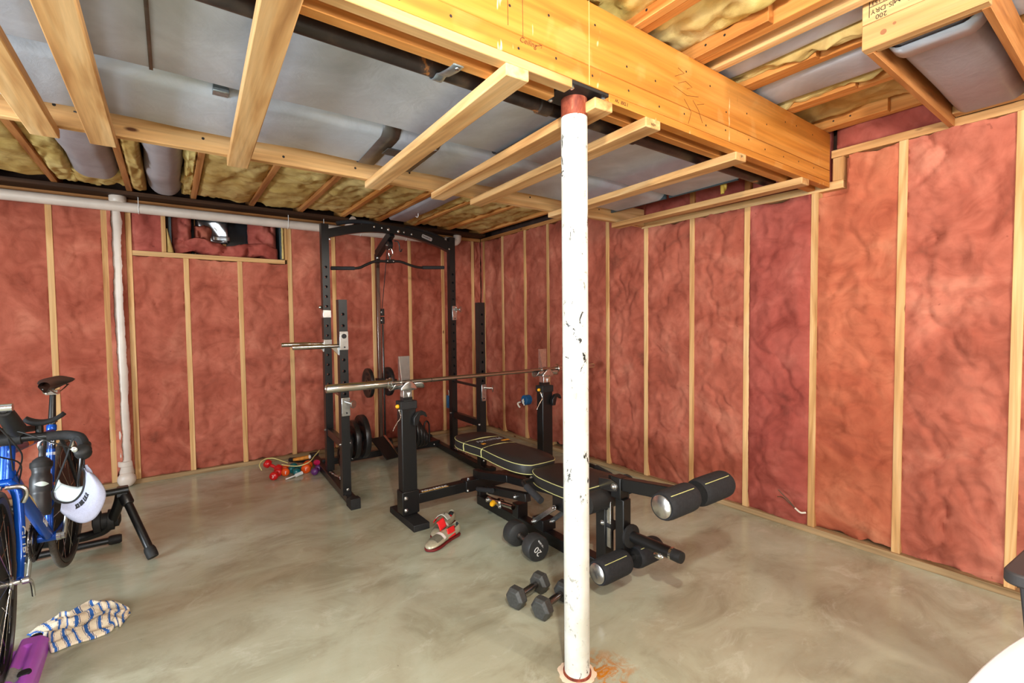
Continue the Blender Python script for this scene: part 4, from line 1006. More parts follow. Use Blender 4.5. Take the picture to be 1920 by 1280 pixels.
# ================================================================= weight bench
BN = thing('weight_bench', 'black weight bench with padded board, leg rollers and two bar uprights', 'weight bench', (1.78, 2.3, 0))
def upright(x0, x1, s):
    MB().mm(x0, x1, 2.868, 2.945, .045, .795).build('upright', 'black', BN, bevel=.005)
    MB().mm(x0 - .006, x1 + .006, 2.862, 2.951, .745, .797).build('upright_collar', 'black_matte', BN, bevel=.004)
    MB().mm(x0 - .008, x1 + .008, 2.86, 2.953, .055, .205).build('lower_sleeve', 'black', BN, bevel=.004)
    MB().mm(x0 - .003, x1 + .003, 2.70, 3.10, 0, .042).build('foot', 'black_matte', BN, bevel=.004)
    cx = (x0 + x1) / 2
    MB().mm(cx - .03, cx + .03, 2.88, 2.935, .797, .872).build('inner_post', 'zinc', BN, bevel=.002)
    MB().mm(cx - .031, cx + .031, 2.879, 2.936, .80, .822).build('post_band', 'black', BN)
    # bar holder: tall back plate, tray, flared lips
    m = MB(); m.mm(cx - .042, cx + .036, 2.925, 2.931, .872, 1.088); m.mm(cx - .042, cx + .036, 2.862, 2.931, .868, .874)
    m.prism([(0, 0), (.012, 0), (.055, .10), (.055, .215), (.05, .215), (.0, .02)], (cx - .043, 2.866, .872), (0, 1, 0), (0, 0, 1), (.003, 0, 0))
    H = m.build('bar_holder', 'zinc', BN)
    for sg in (-1, 1):
        # cupped lip: a half tube cut on the slant
        def lip(u, v, sg=sg):
            a = pi * (1.02 + .96 * u); r_ = .036 + .008 * v
            xx = cx + sg * (.036 + (.062 + .02 * sin(pi * u)) * v)
            return (xx, 2.897 + r_ * cos(a) * 1.0, .918 + r_ * sin(a) * 1.05)
        o_ = MB().grid(lip, 16, 6).build('flared_lip', 'zinc', H); s_ = o_.modifiers.new('t', 'SOLIDIFY'); s_.thickness = .003
    def front_lip(u, v):
        return (cx - .055 + .11 * u, 2.861 - .008 * sin(pi * u), .872 + (.012 + .05 * sin(pi * u)) * v)
    o_ = MB().grid(front_lip, 12, 4).build('front_lip', 'zinc', H); s_ = o_.modifiers.new('t', 'SOLIDIFY'); s_.thickness = .003
    MB().prism([(-.012, -.02), (.012, -.02), (0, -.05)], (cx + .005, 2.8785, .872), (1, 0, 0), (0, 0, 1), (0, -.001, 0)).build('arrow_mark', 'white', H)
    # spotter hook
    hk = MB(); hk.prism([(0, -.05), (.03, -.05), (.045, .012), (.075, .012), (.088, -.004), (.095, .0), (.082, .03), (.06, .042), (.03, .036), (.0, .0)], (x1 - .035, 2.855, .69), (1, 0, 0), (0, 0, 1), (0, -.03, 0)); hk.build('spotter_hook', 'black', BN, bevel=.003)
    pin = MB(); pin.sph((x0 - .012, 2.90, .765), (.016, .012, .013), 12, 8); P_ = pin.build('pull_pin', 'yellow_knob', BN)
    MB().sph((x0 - .006, 2.885, .74), .011, 10, 8).tube(smooth_path([(x0 - .008, 2.88, .735), (x0 - .004, 2.87, .70), (x0 - .03, 2.87, .665), (x0 - .055, 2.87, .625), (x0 - .058, 2.87, .615)], 4), .003, 6).build('pin_wire', 'chrome', P_)
    for z in (.085, .165): bolt(BN, (x0 + .015, 2.859, z), (0, -1, 0), .014, .010)
    for z in (.085, .19): bolt(BN, (x1 + .008, 2.90, z), (1, 0, 0), .010, .008)
upright(1.190, 1.292, -1); upright(2.372, 2.474, 1)
MB().mm(1.300, 2.364, 2.868, 2.938, .105, .175).build('crossbeam', 'black', BN, bevel=.005)
MB().mm(1.66, 2.0, 2.862, 2.944, .099, .181).build('crossbeam_sleeve', 'black', BN, bevel=.004)
for x in (1.70, 1.86): bolt(BN, (x, 2.90, .181), (0, 0, 1), .012, .01)
bolt(BN, (1.67, 2.861, .115), (0, -1, 0), .010, .008)
text('lettering', 'POWERTEC', 'white', BN, (1.425, 2.888, .1757), (1, 0, 0), (0, 1, 0), .032, width=.19)
MB().mm(1.325, 1.525, 2.8705, 2.8775, .1752, .1760).build('stripe', 'yellow_print', BN)
MB().mm(1.748, 1.812, 1.64, 2.868, .0, .068).build('floor_spine', 'black', BN, bevel=.005)
MB().mm(1.752, 1.808, 2.83, 2.87, .06, .12).build('spine_joint', 'black', BN, bevel=.004)
MB().mm(1.748, 1.814, 1.628, 1.694, .066, .40).build('front_post', 'black', BN, bevel=.005)
MB().bar((1.78, 2.86, .21), (1.78, 2.50, .275), .05, .05).bar((1.78, 2.50, .275), (1.78, 1.68, .365), .05, .05).build('pad_rail', 'black', BN, bevel=.004)
MB().mm(1.755, 1.805, 2.85, 2.93, .175, .235).build('rail_post', 'black', BN, bevel=.003)

def pad(name, yw, zf, th, bul=.01):
    """yw: list (y, half width); zf(y) top height"""
    P_ = [(y, w) for y, w in yw]
    out = [(1.765 + w, y) for y, w in P_] + [(1.765 - w, y) for y, w in reversed(P_)]
    loop = smooth_path([(x, y, 0) for x, y in out], 4, True)
    cx = 1.765; cy = sum(p[1] for p in out) / len(out)
    m = MB(); n = len(loop); vs = []
    for k, (sc, dz) in enumerate(((.90, -th), (.985, -th + .004), (1.0, -th * .8), (1.0, -.014), (.985, -.004), (.95, .0), (.6, bul * .7), (.25, bul))):
        for p in loop:
            off = (1 - sc) * .15
            v = Vector((p.x - cx, p.y - cy, 0)); L = v.length
            v2 = v * (max(0, L - off) / L if sc > .7 else sc)
            vs.append((cx + v2.x, cy + v2.y, zf(cy + v2.y) + dz))
    R = 8
    fs = [(k * n + j, k * n + (j + 1) % n, (k + 1) * n + (j + 1) % n, (k + 1) * n + j) for k in range(R - 1) for j in range(n)]
    fs += [tuple(reversed(range(n))), tuple((R - 1) * n + j for j in range(n))]
    o_ = m.q(vs, fs).build(name, 'vinyl', BN, smooth=50)
    pip = MB(); pip.tube([(p.x, p.y, zf(p.y) - .006) for p in loop], .0022, 6, True); pip.build('piping', 'piping', o_)
    pip = MB(); pip.tube([(p.x, p.y, zf(p.y) - th + .007) for p in loop], .0022, 6, True); pip.build('piping', 'piping', o_)
    return o_, loop
zback = lambda y: .474 + .010 * (y - 2.13)
BP, lp = pad('back_pad', [(2.132, .06), (2.145, .098), (2.19, .130), (2.27, .148), (2.38, .15), (2.48, .145), (2.57, .137), (2.64, .138), (2.74, .150), (2.86, .158), (2.94, .145), (3.0, .11), (3.03, .05)], zback, .066)
for y, w in ((2.60, .1375), (2.80, .155)):
    MB().tube(smooth_path([(1.765 - w - .002, y, zback(y) - .06), (1.765 - w - .003, y, zback(y) - .012), (1.765 - w + .03, y, zback(y) + .001), (1.765, y, zback(y) + .0095), (1.765 + w - .03, y, zback(y) + .001), (1.765 + w + .003, y, zback(y) - .012), (1.765 + w + .002, y, zback(y) - .06)], 6), .0035, 6).build('seam_piping', 'piping', BP)
text('lettering', 'POWERTEC', 'grey_patch', BP, (1.772, 2.725, zback(2.72) + .0092), (1, 0, .0), (0, 1, 0.01), .05, width=.20)
MB().mm(1.672, 1.895, 2.655, 2.678, zback(2.66) + .0068, zback(2.66) + .0086).build('stripe', plain('orange_stripe', (224, 150, 40), .5), BP)
zseat = lambda y: .458 + .012 * max(0, (2.0 - y)) / .35
SP, ls = pad('seat_pad', [(1.665, .10), (1.672, .145), (1.71, .172), (1.80, .178), (1.90, .172), (1.99, .160), (2.06, .135), (2.105, .10), (2.118, .05)], zseat, .066)
MB().cyl((1.635, 1.655, .400), (1.90, 1.655, .400), .055, 24).build('seat_nose', 'vinyl', BN, smooth=40)
bolt(BN, (1.668, 2.122, .40), (0, -1, 0), .016, .012)
MB().mm(1.69, 1.84, 2.10, 2.14, .36, .42).build('pad_hinge', 'black', BN, bevel=.003)
MB().bar((1.775, 2.95, .395), (1.775, 2.15, .385), .045, .04).build('back_frame', 'black', BN, bevel=.003)
MB().bar((1.775, 2.10, .372), (1.775, 1.62, .372), .05, .045).build('seat_frame', 'black', BN, bevel=.003)
# side grips
for pts, gr in (([(1.785, 2.06, .40), (1.585, 2.06, .415), (1.54, 2.03, .42), (1.535, 1.97, .40), (1.53, 1.90, .385)], [(1.536, 2.00, .412), (1.533, 1.94, .394), (1.528, 1.868, .375)]),
                ([(1.785, 2.09, .395), (2.05, 2.10, .402), (2.098, 2.085, .404), (2.098, 2.04, .403), (2.075, 1.95, .402), (2.06, 1.90, .402)], [(2.094, 2.02, .403), (2.076, 1.95, .402), (2.054, 1.872, .402)])):
    MB().tube(smooth_path(pts, 5), .013, 12).build('grip_bar', 'black', BN)
    MB().tube(gr, .0185, 14).build('rubber_grip', 'foam', BN)
# adjusting gear
def link(a, b, nm='adjust_link', mat='zinc', w=.028, h=.008):
    o_ = MB().bar(a, b, w, h, (1, 0, 0)).build(nm, mat, BN, bevel=.002); bolt(o_, a, (-1, 0, 0), .013, .016); bolt(o_, b, (-1, 0, 0), .013, .016); return o_
link((1.715, 2.165, .12), (1.715, 1.975, .262)); link((1.80, 2.10, .12), (1.80, 1.93, .262))
MB().mm(1.73, 1.83, 2.10, 2.20, .068, .135).build('link_bracket', 'black', BN, bevel=.003)
MB().mm(1.735, 1.825, 1.93, 2.02, .24, .34).build('link_bracket', 'black', BN, bevel=.003)
MB().bar((1.70, 2.62, .185), (1.70, 2.20, .255), .04, .05).build('ladder_bar', 'black', BN, bevel=.003)
MB().cyl((1.655, 2.70, .175), (1.655, 2.52, .215), .016, 12).build('rubber_grip', 'foam', BN)
m = MB(); m.cyl((1.69, 2.62, .125), (1.69, 2.34, .155), .017, 14); m.lathe([(.026, 0), (.026, .03)], (1.69, 2.50, .138), (0, -1, .1), 14); o = m.build('adjust_barrel', 'chrome', BN)
MB().lathe([(.008, 0), (.018, .006), (.018, .026), (.012, .036)], (1.675, 2.535, .130), (-.85, -.5, -.12), 12).build('pull_knob', 'yellow_knob', BN)
bolt(BN, (1.672, 2.60, .128), (-1, -.2, 0), .016, .014); bolt(BN, (1.678, 2.30, .235), (-1, 0, 0), .013, .01); bolt(BN, (1.672, 2.46, .125), (-1, -.2, 0), .012, .012)
MB().mm(1.74, 1.82, 2.36, 2.42, .06, .15).build('barrel_post', 'black', BN, bevel=.003)
# leg lever
MB().mm(1.748, 1.812, 1.528, 1.59, .43, .535).build('lever_head', 'black', BN, bevel=.004)
for x in (1.742, 1.814): MB().prism([(-.10, -.035), (-.02, -.03), (.02, -.018), (.026, .0), (.02, .02), (-.02, .03), (-.10, .02)], (x, 1.565, .488), (0, -1, 0), (0, 0, 1), (.005, 0, 0)).build('pivot_plate', 'dark_steel', BN)
bolt(BN, (1.742, 1.563, .488), (-1, 0, 0), .017, .012)
MB().mm(1.753, 1.807, 1.512, 1.566, .10, .43).build('lever_bar', 'black', BN, bevel=.004)
MB().bar((1.78, 1.53, .502), (1.78, 1.155, .548), .045, .062).build('lever_arm', 'black', BN, bevel=.004)
MB().lathe([(.048, 0), (.048, .012)], (1.812, 1.545, .49), (1, 0, 0), 24).build('hub_disc', 'black_matte', BN)
MB().cyl((1.78, 1.60, .272), (1.78, 1.67, .272), .026, 16).build('bumper', 'black_matte', BN); bolt(BN, (1.748, 1.645, .28), (-1, 0, 0), .013, .01)
MB().mm(1.757, 1.764, 1.60, 1.628, .16, .40).build('post_strip', 'zinc', BN, bevel=.002)
def roller(x0, x1, y, z, cap, r=.060):
    L = abs(x1 - x0); s = 1 if x1 > x0 else -1
    o_ = MB().lathe([(.044, .003), (.053, 0), (.058, .012), (r, .03), (r, L - .03), (.058, L - .012), (.053, L), (.03, L)], (x0, y, z), (s, 0, 0), 32).build('foam_roller', 'foam', BN, smooth=50)
    if cap: MB().lathe([(.046, 0), (.046, -.004), (.042, -.007), (0, -.009)], (x0, y, z), (s, 0, 0), 28).build('end_cap', 'zinc', o_)
    MB().tube([(x0 + s * .008, y + .0535 * cos(a), z + .0535 * sin(a)) for a in [2 * pi * i / 24 for i in range(24)]], .0022, 6, True).build('draw_cord', 'piping', o_)
    MB().tube(smooth_path([(x0 + s * .012, y - .030, z + .045), (x0 + s * .03, y - .036, z + .0485), (x0 + s * (L - .03), y - .036, z + .0485)], 5), .0018, 6).build('seam', 'piping', o_)
    return o_
roller(1.562, 1.755, 1.152, .560, True); roller(1.800, 2.020, 1.152, .560, False)
roller(1.558, 1.748, 1.500, .140, True); roller(1.812, 1.99, 1.500, .140, False)
MB().cyl((1.555, 1.152, .56), (2.0, 1.152, .56), .014, 12).cyl((1.56, 1.5, .14), (1.98, 1.5, .14), .014, 12).build('roller_rod', 'chrome', BN)
MB().cyl((1.78, 1.512, .258), (1.78, 1.262, .262), .0265, 20).build('weight_peg', 'black', BN)
MB().lathe([(.03, 0), (.056, .004), (.056, .016), (.03, .022)], (1.78, 1.500, .258), (0, -1, 0), 28).build('peg_flange', 'black_matte', BN)
MB().lathe([(.029, 0), (.029, .012)], (1.78, 1.262, .262), (0, -1, 0), 24).build('peg_ring', 'chrome', BN)
MB().lathe([(.026, 0), (.027, .03), (.025, .042), (.012, .045)], (1.78, 1.250, .262), (0, -1, 0), 24).build('peg_plug', 'black_matte', BN, smooth=60)
MB().sph((1.762, 1.32, .235), (.012, .03, .016), 12, 8).build('spring_clip', 'chrome', BN)
# ================================================================= dumbbells
t = thing('round_dumbbell', 'dark grey round dumbbell marked 20 beside the bench spine', 'dumbbell', (1.592, 2.10, 0))
ax = Vector((-.02, -.24, 0)).normalized(); c = Vector((1.594, 2.095, .069))
for s in (-1, 1):
    prof = [(.016, .055), (.030, .056), (.052, .060), (.066, .068), (.069, .078), (.069, .132), (.064, .140), (.0, .142)]
    h_ = MB().lathe(prof, c, ax * s, 40).build('head', 'rubber_db', t, smooth=35)
    if s == 1: HD = h_
MB().cyl(c - ax * .056, c + ax * .056, .0155, 18).lathe([(.022, 0), (.022, .008)], c + ax * .047, ax, 16).lathe([(.022, 0), (.022, .008)], c - ax * .055, ax, 16).build('handle', 'dark_steel', t)
fx = Vector((0, 0, 1)).cross(ax) * -1.0; fx = Vector((1, 0, 0)); fc_ = c + ax * .1428
xd = Vector((-.6, 0, .8)); yd = Vector((-.8, 0, -.6))
text('number', '20', 'white', HD, fc_ + yd * .012, xd, yd, .048, width=.052)
text('lettering', 'FITNESS GEAR', 'white', HD, fc_ - yd * .026, xd, yd, .012, width=.088)
def hex_db(label, c, yaw, Lh=.055, R=.052, gap=.115):
    t_ = thing('hex_dumbbell', label, 'dumbbell', (c[0], c[1], 0), 'grey hex dumbbells')
    ax_ = Vector((cos(yaw), sin(yaw), 0)); cc = Vector((c[0], c[1], R * cos(pi / 6)))
    for s in (-1, 1):
        m_ = MB(); r_, u_, _ = frame(ax_ * s); vs = []
        for rad, d in ((R * .74, gap / 2 - .002), (R, gap / 2 + .012), (R, gap / 2 + Lh - .012), (R * .74, gap / 2 + Lh)):
            for k_ in range(6):
                a = pi / 3 * k_ ; vs.append(cc + ax_ * s * d + r_ * rad * cos(a) + u_ * rad * sin(a))
        fs = [(i * 6 + j, i * 6 + (j + 1) % 6, (i + 1) * 6 + (j + 1) % 6, (i + 1) * 6 + j) for i in range(3) for j in range(6)] + [(5, 4, 3, 2, 1, 0), (18, 19, 20, 21, 22, 23)]
        m_.q(vs, fs).build('head', 'hex_grey', t_, smooth=0, bevel=.002)
    MB().lathe([(.014, -gap / 2), (.0155, -gap / 4), (.0165, 0), (.0155, gap / 4), (.014, gap / 2)], cc, ax_, 18).build('handle', 'dark_steel', t_)
hex_db('grey hex dumbbell left of the column, fully in view', (1.325, 1.718), .20)
hex_db('grey hex dumbbell half hidden behind the column foot', (1.368, 1.588), .22)
# ================================================================= bicycle on a trainer
BX = -.515
BK = thing('bicycle', 'metallic blue road bicycle clamped in a black indoor trainer', 'bicycle', (BX, 2.9, 0))
def wheel(y, z, R, nm, front):
    w_ = MB().tube([(BX, y + (R - .013) * cos(a), z + (R - .013) * sin(a)) for a in [2 * pi * i / 64 for i in range(64)]], .0135, 12, True, up=(1, 0, 0)).build(nm, 'tyre', BK, smooth=60)
    MB().lathe([(R - .024, -.011), (R - .030, -.011), (R - .046, -.007), (R - .046, .007), (R - .030, .011), (R - .024, .011), (R - .024, -.011)], (BX, y, z), (1, 0, 0), 64).build('rim', 'rim', w_)
    if front: pass
    m = MB()
    for i in range(24):
        a = 2 * pi * i / 24; s = -1 if i % 2 else 1; b = a + (.5 if (i // 2) % 2 else -.5)
        m.tube([(BX + s * .028, y + .02 * cos(b), z + .02 * sin(b)), (BX, y + (R - .045) * cos(a), z + (R - .045) * sin(a))], .0013, 5)
    m.build('spokes', 'chrome', w_)
    h = MB().lathe([(.006, -.055), (.009, -.05), (.009, -.036), (.024, -.034), (.024, -.028), (.013, -.024), (.013, .024), (.024, .028), (.024, .034), (.009, .036), (.009, .05), (.006, .055)], (BX, y, z), (1, 0, 0), 18).build('hub', 'zinc', w_)
    return w_
FY, FZ, RY, RZ = 2.45, .362, 3.45, .365
FW = wheel(FY, FZ, .338, 'front_wheel', True); RW = wheel(RY, RZ, .338, 'rear_wheel', False)
BBc = Vector((BX, 3.10, .300)); HB = Vector((BX, 2.603, .715)); HT = Vector((BX, 2.640, .835)); ST = Vector((BX, 3.235, .80))
m = MB()
m.cyl(BBc - Vector((.036, 0, 0)), BBc + Vector((.036, 0, 0)), .021, 18)
m.tube([HB, HB.lerp(HT, .5), HT], [.0235, .022, .023], 18)
m.tube([HB + Vector((0, .01, .02)), BBc + Vector((0, -.01, .012))], [.0255, .0215], 16)
m.tube([BBc + Vector((0, 0, .01)), ST], .0165, 14)
for s in (-1, 1):
    m.tube(smooth_path([BBc + Vector((s * .018, .02, 0)), BBc + Vector((s * .03, .12, .02)), (BX + s * .062, RY, RZ)], 4), .009, 8)
FRM = m.build('frame', 'blue', BK, smooth=50)
m = MB(); m.tube([HT + Vector((0, .01, -.02)), ST + Vector((0, -.005, -.02))], [.018, .0165], 14); TT = m.build('top_tube', 'purple_paint', BK)
MB().lathe([(.0186, 0), (.0184, .06)], HT.lerp(ST, .30) + Vector((0, 0, -.018)), ST - HT, 14).build('decal', 'orange_decal', TT)
m = MB()
for s in (-1, 1): m.tube(smooth_path([(BX + s * .008, 3.232, .775), (BX + s * .036, 3.275, .70), (BX + s * .062, RY, RZ + .01)], 4), .0085, 8)
m.build('seat_stays', 'black_matte', BK)
# decals on frame and fork
dn = (BBc - HB).normalized()
p0 = HB.lerp(BBc, .74)
text('lettering', 'GURU', 'white', FRM, p0 + Vector((.0222, -.006, .006)), dn, Vector((0, .6, .8)), .034, width=.075)
m = MB(); a_, b_ = HB.lerp(BBc, .18), HB.lerp(BBc, .55); off = Vector((.0215, .004, .012))
m.tube([a_ + off, a_.lerp(b_, .5) + off + Vector((.002, 0, 0)), b_ + off], [.001, .006, .001], 6, flat=.35); m.build('decal', plain('cream_decal', (236, 206, 140), .4), FRM)
q = BBc.lerp(ST, .36)
MB().lathe([(.0170, 0), (.0170, .05)], q, ST - BBc, 16).build('sticker', 'white', FRM); MB().lathe([(.0171, 0), (.0171, .016)], q + (ST - BBc).normalized() * .05, ST - BBc, 16).build('sticker', 'orange_decal', FRM)
q = BBc.lerp(ST, .80)
MB().lathe([(.0170, 0), (.0170, .062)], q, ST - BBc, 16).build('sticker', 'black_matte', FRM)
text('lettering', '02', 'white', FRM, q + (ST - BBc).normalized() * .03 + Vector((.006, -.0168, .002)), (0, 0, 1), (-1, -.3, 0), .026)
MB().lathe([(.0170, 0), (.0170, .014)], q - (ST - BBc).normalized() * .03, ST - BBc, 16).build('sticker', 'white', FRM)
# fork
m = MB()
for s in (-1, 1):
    m.tube(smooth_path([(BX + s * .02, 2.60, .700), (BX + s * .042, 2.585, .665), (BX + s * .05, 2.545, .54), (BX + s * .052, 2.505, .43), (BX + s * .053, FY, FZ + .012)], 4), [.017] * 5 + [.0155] * 4 + [.013] * 4 + [.0105] * 4, 12)
m.cyl((BX - .03, 2.602, .700), (BX + .03, 2.602, .700), .017, 12)
FK = m.build('fork', 'blue', BK, smooth=50)
text('lettering', 'GURU', 'white', FK, (BX + .058, 2.512, .475), (0, -.30, -1), (.7, -.7, .2), .030, width=.14)
# brakes
for y, z, s in ((2.572, .690, -1), (3.30, .735, 1)):
    m = MB(); m.tube(smooth_path([(BX + .005, y, z), (BX + .05, y, z - .005), (BX + .062, y, z - .03), (BX + .050, y, z - .065)], 4), .009, 8); m.tube(smooth_path([(BX - .005, y, z), (BX - .05, y, z - .005), (BX - .062, y, z - .03), (BX - .050, y, z - .065)], 4), .009, 8)
    m.cyl((BX - .055, y, z - .065), (BX - .035, y, z - .065), .008, 8); m.build('brake', 'zinc', BK)
QR = MB().tube([(BX + .058, FY, FZ), (BX + .076, FY, FZ)], .013, 12).tube(smooth_path([(BX + .074, FY, FZ), (BX + .080, FY + .03, FZ - .03), (BX + .082, FY + .045, FZ - .085)], 4), .006, 8).build('quick_release', 'zinc', BK)
QN = MB().tube([(BX - .058, FY, FZ), (BX - .075, FY, FZ)], .013, 12).build('axle_nut', 'black', BK)
# stem, bars, hoods, aero bars
m = MB(); m.tube([HT, HT + Vector((0, .012, .045))], .019, 14); m.tube([HT + Vector((0, .008, .03)), (BX + .03, 2.565, .875)], .018, 14); m.cyl((BX, 2.56, .877), (BX + .06, 2.56, .877), .024, 16); m.build('stem', 'black_matte', BK)
def hb(x, y, z): return (BX + x * 1.12 + .03, y, z - .045)
hbp = [(-.195, 2.47, .855), (-.19, 2.505, .885), (-.172, 2.545, .908), (-.13, 2.56, .917), (0, 2.56, .922), (.13, 2.56, .917), (.172, 2.545, .908), (.19, 2.505, .885), (.195, 2.47, .855)]
MB().tube(smooth_path([hb(x, y, z) for x, y, z in hbp], 5), .0155, 14).build('handlebar', 'black', BK)
for s in (-1, 1):
    m = MB(); m.tube(smooth_path([hb(s * .09, 2.56, .918), hb(s * .14, 2.56, .916), hb(s * .176, 2.54, .905), hb(s * .193, 2.50, .882), hb(s * .197, 2.47, .86)], 4), .0185, 12); m.build('bar_tape', 'foam', BK)
    m = MB(); m.tube(smooth_path([hb(s * .197, 2.50, .880), hb(s * .20, 2.465, .868), hb(s * .203, 2.43, .862), hb(s * .203, 2.405, .885)], 4), [.019] * 4 + [.023] * 4 + [.026] * 4 + [.020], 14); H = m.build('brake_hood', 'black_matte', BK, smooth=60)
    MB().tube(smooth_path([hb(s * .200, 2.418, .86), hb(s * .196, 2.412, .81), hb(s * .188, 2.425, .765), hb(s * .185, 2.44, .735)], 4), [.010] * 4 + [.009] * 4 + [.007] * 5, 10, flat=.6).build('brake_lever', 'black', H)
    bolt(H, hb(s * .186, 2.40, .885), (-s * .3, -1, 0), .010, .006)
    # aero extension and elbow pad
    m = MB(); m.tube([(BX + .025 + s * .045, 2.66, .895), (BX + .022 + s * .043, 2.52, .915), (BX + .052 + s * .046, 2.24, 1.03)], .0125, 12); m.tube(smooth_path([(BX + .022 + s * .043, 2.515, .917), (BX + .02 + s * .042, 2.49, .926), (BX + .038 + s * .044, 2.34, .99), (BX + .051 + s * .045, 2.25, 1.026)], 4), [.022, .026, .028, .028, .028, .028, .027, .026, .025, .024, .023, .022, .020], 16); EX = m.build('aero_bar', 'black_matte', BK)
    m = MB(); m.cyl((BX + .052 + s * .046 - .024, 2.235, 1.036), (BX + .052 + s * .046 + .024, 2.235, 1.036), .013, 12); m.cyl((BX + .052 + s * .046 - .018, 2.228, 1.036), (BX + .052 + s * .046 - .018, 2.24, .995), .006, 8); m.build('bar_end_shifter', 'zinc', EX)
    def padf(u, v, s=s):
        a = -1.0 + 1.75 * u
        x = BX + .025 + s * .098 + .068 * sin(a) ; z_ = .988 - .062 * cos(a) + .02 * max(0, a) * s * 0 + (.02 * (u - .3) if s > 0 else -.02 * (u - .7))
        return (x, 2.60 + .075 * (v - .5) * (1 - .5 * (2 * u - 1) ** 2), z_ + .004 * sin(pi * v))
    o_ = MB().grid(padf, 16, 6).build('elbow_pad', 'foam', BK); s_ = o_.modifiers.new('t', 'SOLIDIFY'); s_.thickness = .014
    MB().mm(BX + .025 + s * .095 - .03, BX + .025 + s * .095 + .03, 2.58, 2.62, .919, .928).cyl((BX + .025 + s * .08, 2.58, .87), (BX + .025 + s * .08, 2.58, .922), .012, 10).build('pad_bracket', 'black', BK)
# cables
m = MB()
m.tube(smooth_path([hb(.19, 2.43, .875), (BX + .17, 2.40, .88), (BX + .06, 2.45, .925), (BX + .03, 2.55, .84), (BX + .025, 2.585, .75)], 6), .0028, 6)
m.tube(smooth_path([(BX + .04, 2.36, .98), (BX + .08, 2.42, .87), (BX + .06, 2.55, .80), (BX + .024, 2.62, .72)], 6), .0028, 6)
m.tube(smooth_path([(BX - .04, 2.36, .98), (BX + .02, 2.40, .86), (BX + .05, 2.56, .78), (BX + .02, 2.66, .68)], 6), .0028, 6)
m.build('brake_cables', 'black_matte', BK)
# saddle, post
m = MB(); m.tube([ST - Vector((0, 0, .02)), ST + Vector((0, .016, .045)), ST + Vector((0, .045, .15)), ST + Vector((0, .055, .178))], [.0150, .015, .0125, .0125], 14); m.build('seat_post', 'black', BK, smooth=60)
MB().lathe([(.019, 0), (.020, .006), (.020, .022), (.018, .028)], ST + Vector((0, -.004, -.012)), ST - BBc, 16).build('seat_clamp', 'blue', BK)
def saddle(u, v):
    t = v; y = 3.145 + .265 * t; w = .022 + .050 * (1 / (1 + math.exp(-11 * (t - .52)))); a = pi * (2 * u)
    w *= (1 - max(0, t - .9) * 4.5) if t > .9 else 1
    top = .022 * (1 - .25 * t)
    return (BX + w * cos(a) * (1.0 if sin(a) > 0 else .96), y, 1.012 + .018 * (t - .3) ** 2 * 2 + (top * sin(a) if sin(a) > 0 else .024 * sin(a) * (1.3 - abs(cos(a)))))
SD = MB().grid(saddle, 28, 24).build('saddle', 'vinyl', BK, smooth=60)
m = MB()
for s in (-1, 1): m.tube(smooth_path([(BX + s * .012, 3.17, 1.0), (BX + s * .022, 3.24, .972), (BX + s * .022, 3.32, .972), (BX + s * .04, 3.39, 1.0)], 4), .0035, 6)
m.mm(BX - .022, BX + .022, 3.265, 3.31, .962, .984); m.build('saddle_rails', 'chrome', SD)
for x in (-.03, 0, .03): bolt(SD, (BX + x, 3.402, 1.0), (0, 1, -.3), .004, .003)
# cranks and drivetrain (drive side is the far left as seen)
m = MB()
m.lathe([(.098, -.002), (.098, .002), (.080, .002), (.080, -.002), (.098, -.002)], BBc + Vector((-.048, 0, 0)), (1, 0, 0), 48)
for i in range(44):
    a = 2 * pi * i / 44; m.box(BBc + Vector((-.048, .0995 * cos(a), .0995 * sin(a))), (.003, .007, .007), Matrix.Rotation(a, 3, 'X'))
m.lathe([(.072, -.002), (.072, .002), (.056, .002), (.056, -.002), (.072, -.002)], BBc + Vector((-.042, 0, 0)), (1, 0, 0), 40)
for i in range(5):
    a = 2 * pi * i / 5 + .4; m.bar(BBc + Vector((-.046, 0, 0)), BBc + Vector((-.046, .085 * cos(a), .085 * sin(a))), .016, .006, (1, 0, 0))
m.build('chainrings', 'dark_steel', BK, smooth=30)
for s, a in ((1, radians(84)), (-1, radians(264))):
    e = BBc + Vector((s * .072, .170 * cos(a) * 1.0, .170 * sin(a))); st = BBc + Vector((s * .055, 0, 0))
    m = MB(); m.tube([st, st.lerp(e, .5), e], [.016, .0115, .0115], 10, flat=.7, up=(1, 0, 0)); m.lathe([(.020, 0), (.020, .012), (.012, .016)], st - Vector((s * .008, 0, 0)), (s, 0, 0), 14)
    CR = m.build('crank_arm', 'zinc', BK)
    m = MB(); m.cyl(e, e + Vector((s * .06, 0, 0)), .007, 10); m.box(e + Vector((s * .055, 0, 0)), (.045, .06, .014)); m.lathe([(.016, 0), (.016, .04)], e + Vector((s * .03, 0, 0)), (s, 0, 0), 14)
    m.tube([e + Vector((s * .055, .042 * cos(b), .012 + .03 * sin(b))) for b in [2 * pi * i / 14 for i in range(14)]], .005, 6, True); m.build('pedal', 'zinc', CR)
MB().lathe([(.0225, 0), (.0225, .016), (.018, .017)], BBc + Vector((.030, 0, 0)), (1, 0, 0), 20).build('bearing_cup', 'zinc', BK)
m = MB()
for k in range(7): m.lathe([(.018, -.001), (.025 + .004 * k, -.001), (.025 + .004 * k, .001), (.018, .001)], (BX - .022 - .004 * (6 - k), RY, RZ), (1, 0, 0), 24)
m.build('cassette', 'zinc', BK)
m = MB()
for s in (-1, 1):
    p_, q_ = Vector((BX - .046, 3.10, .30 + s * .099)), Vector((BX - .038, RY, RZ + s * .045)); m.tube([p_, q_], .004, 6)
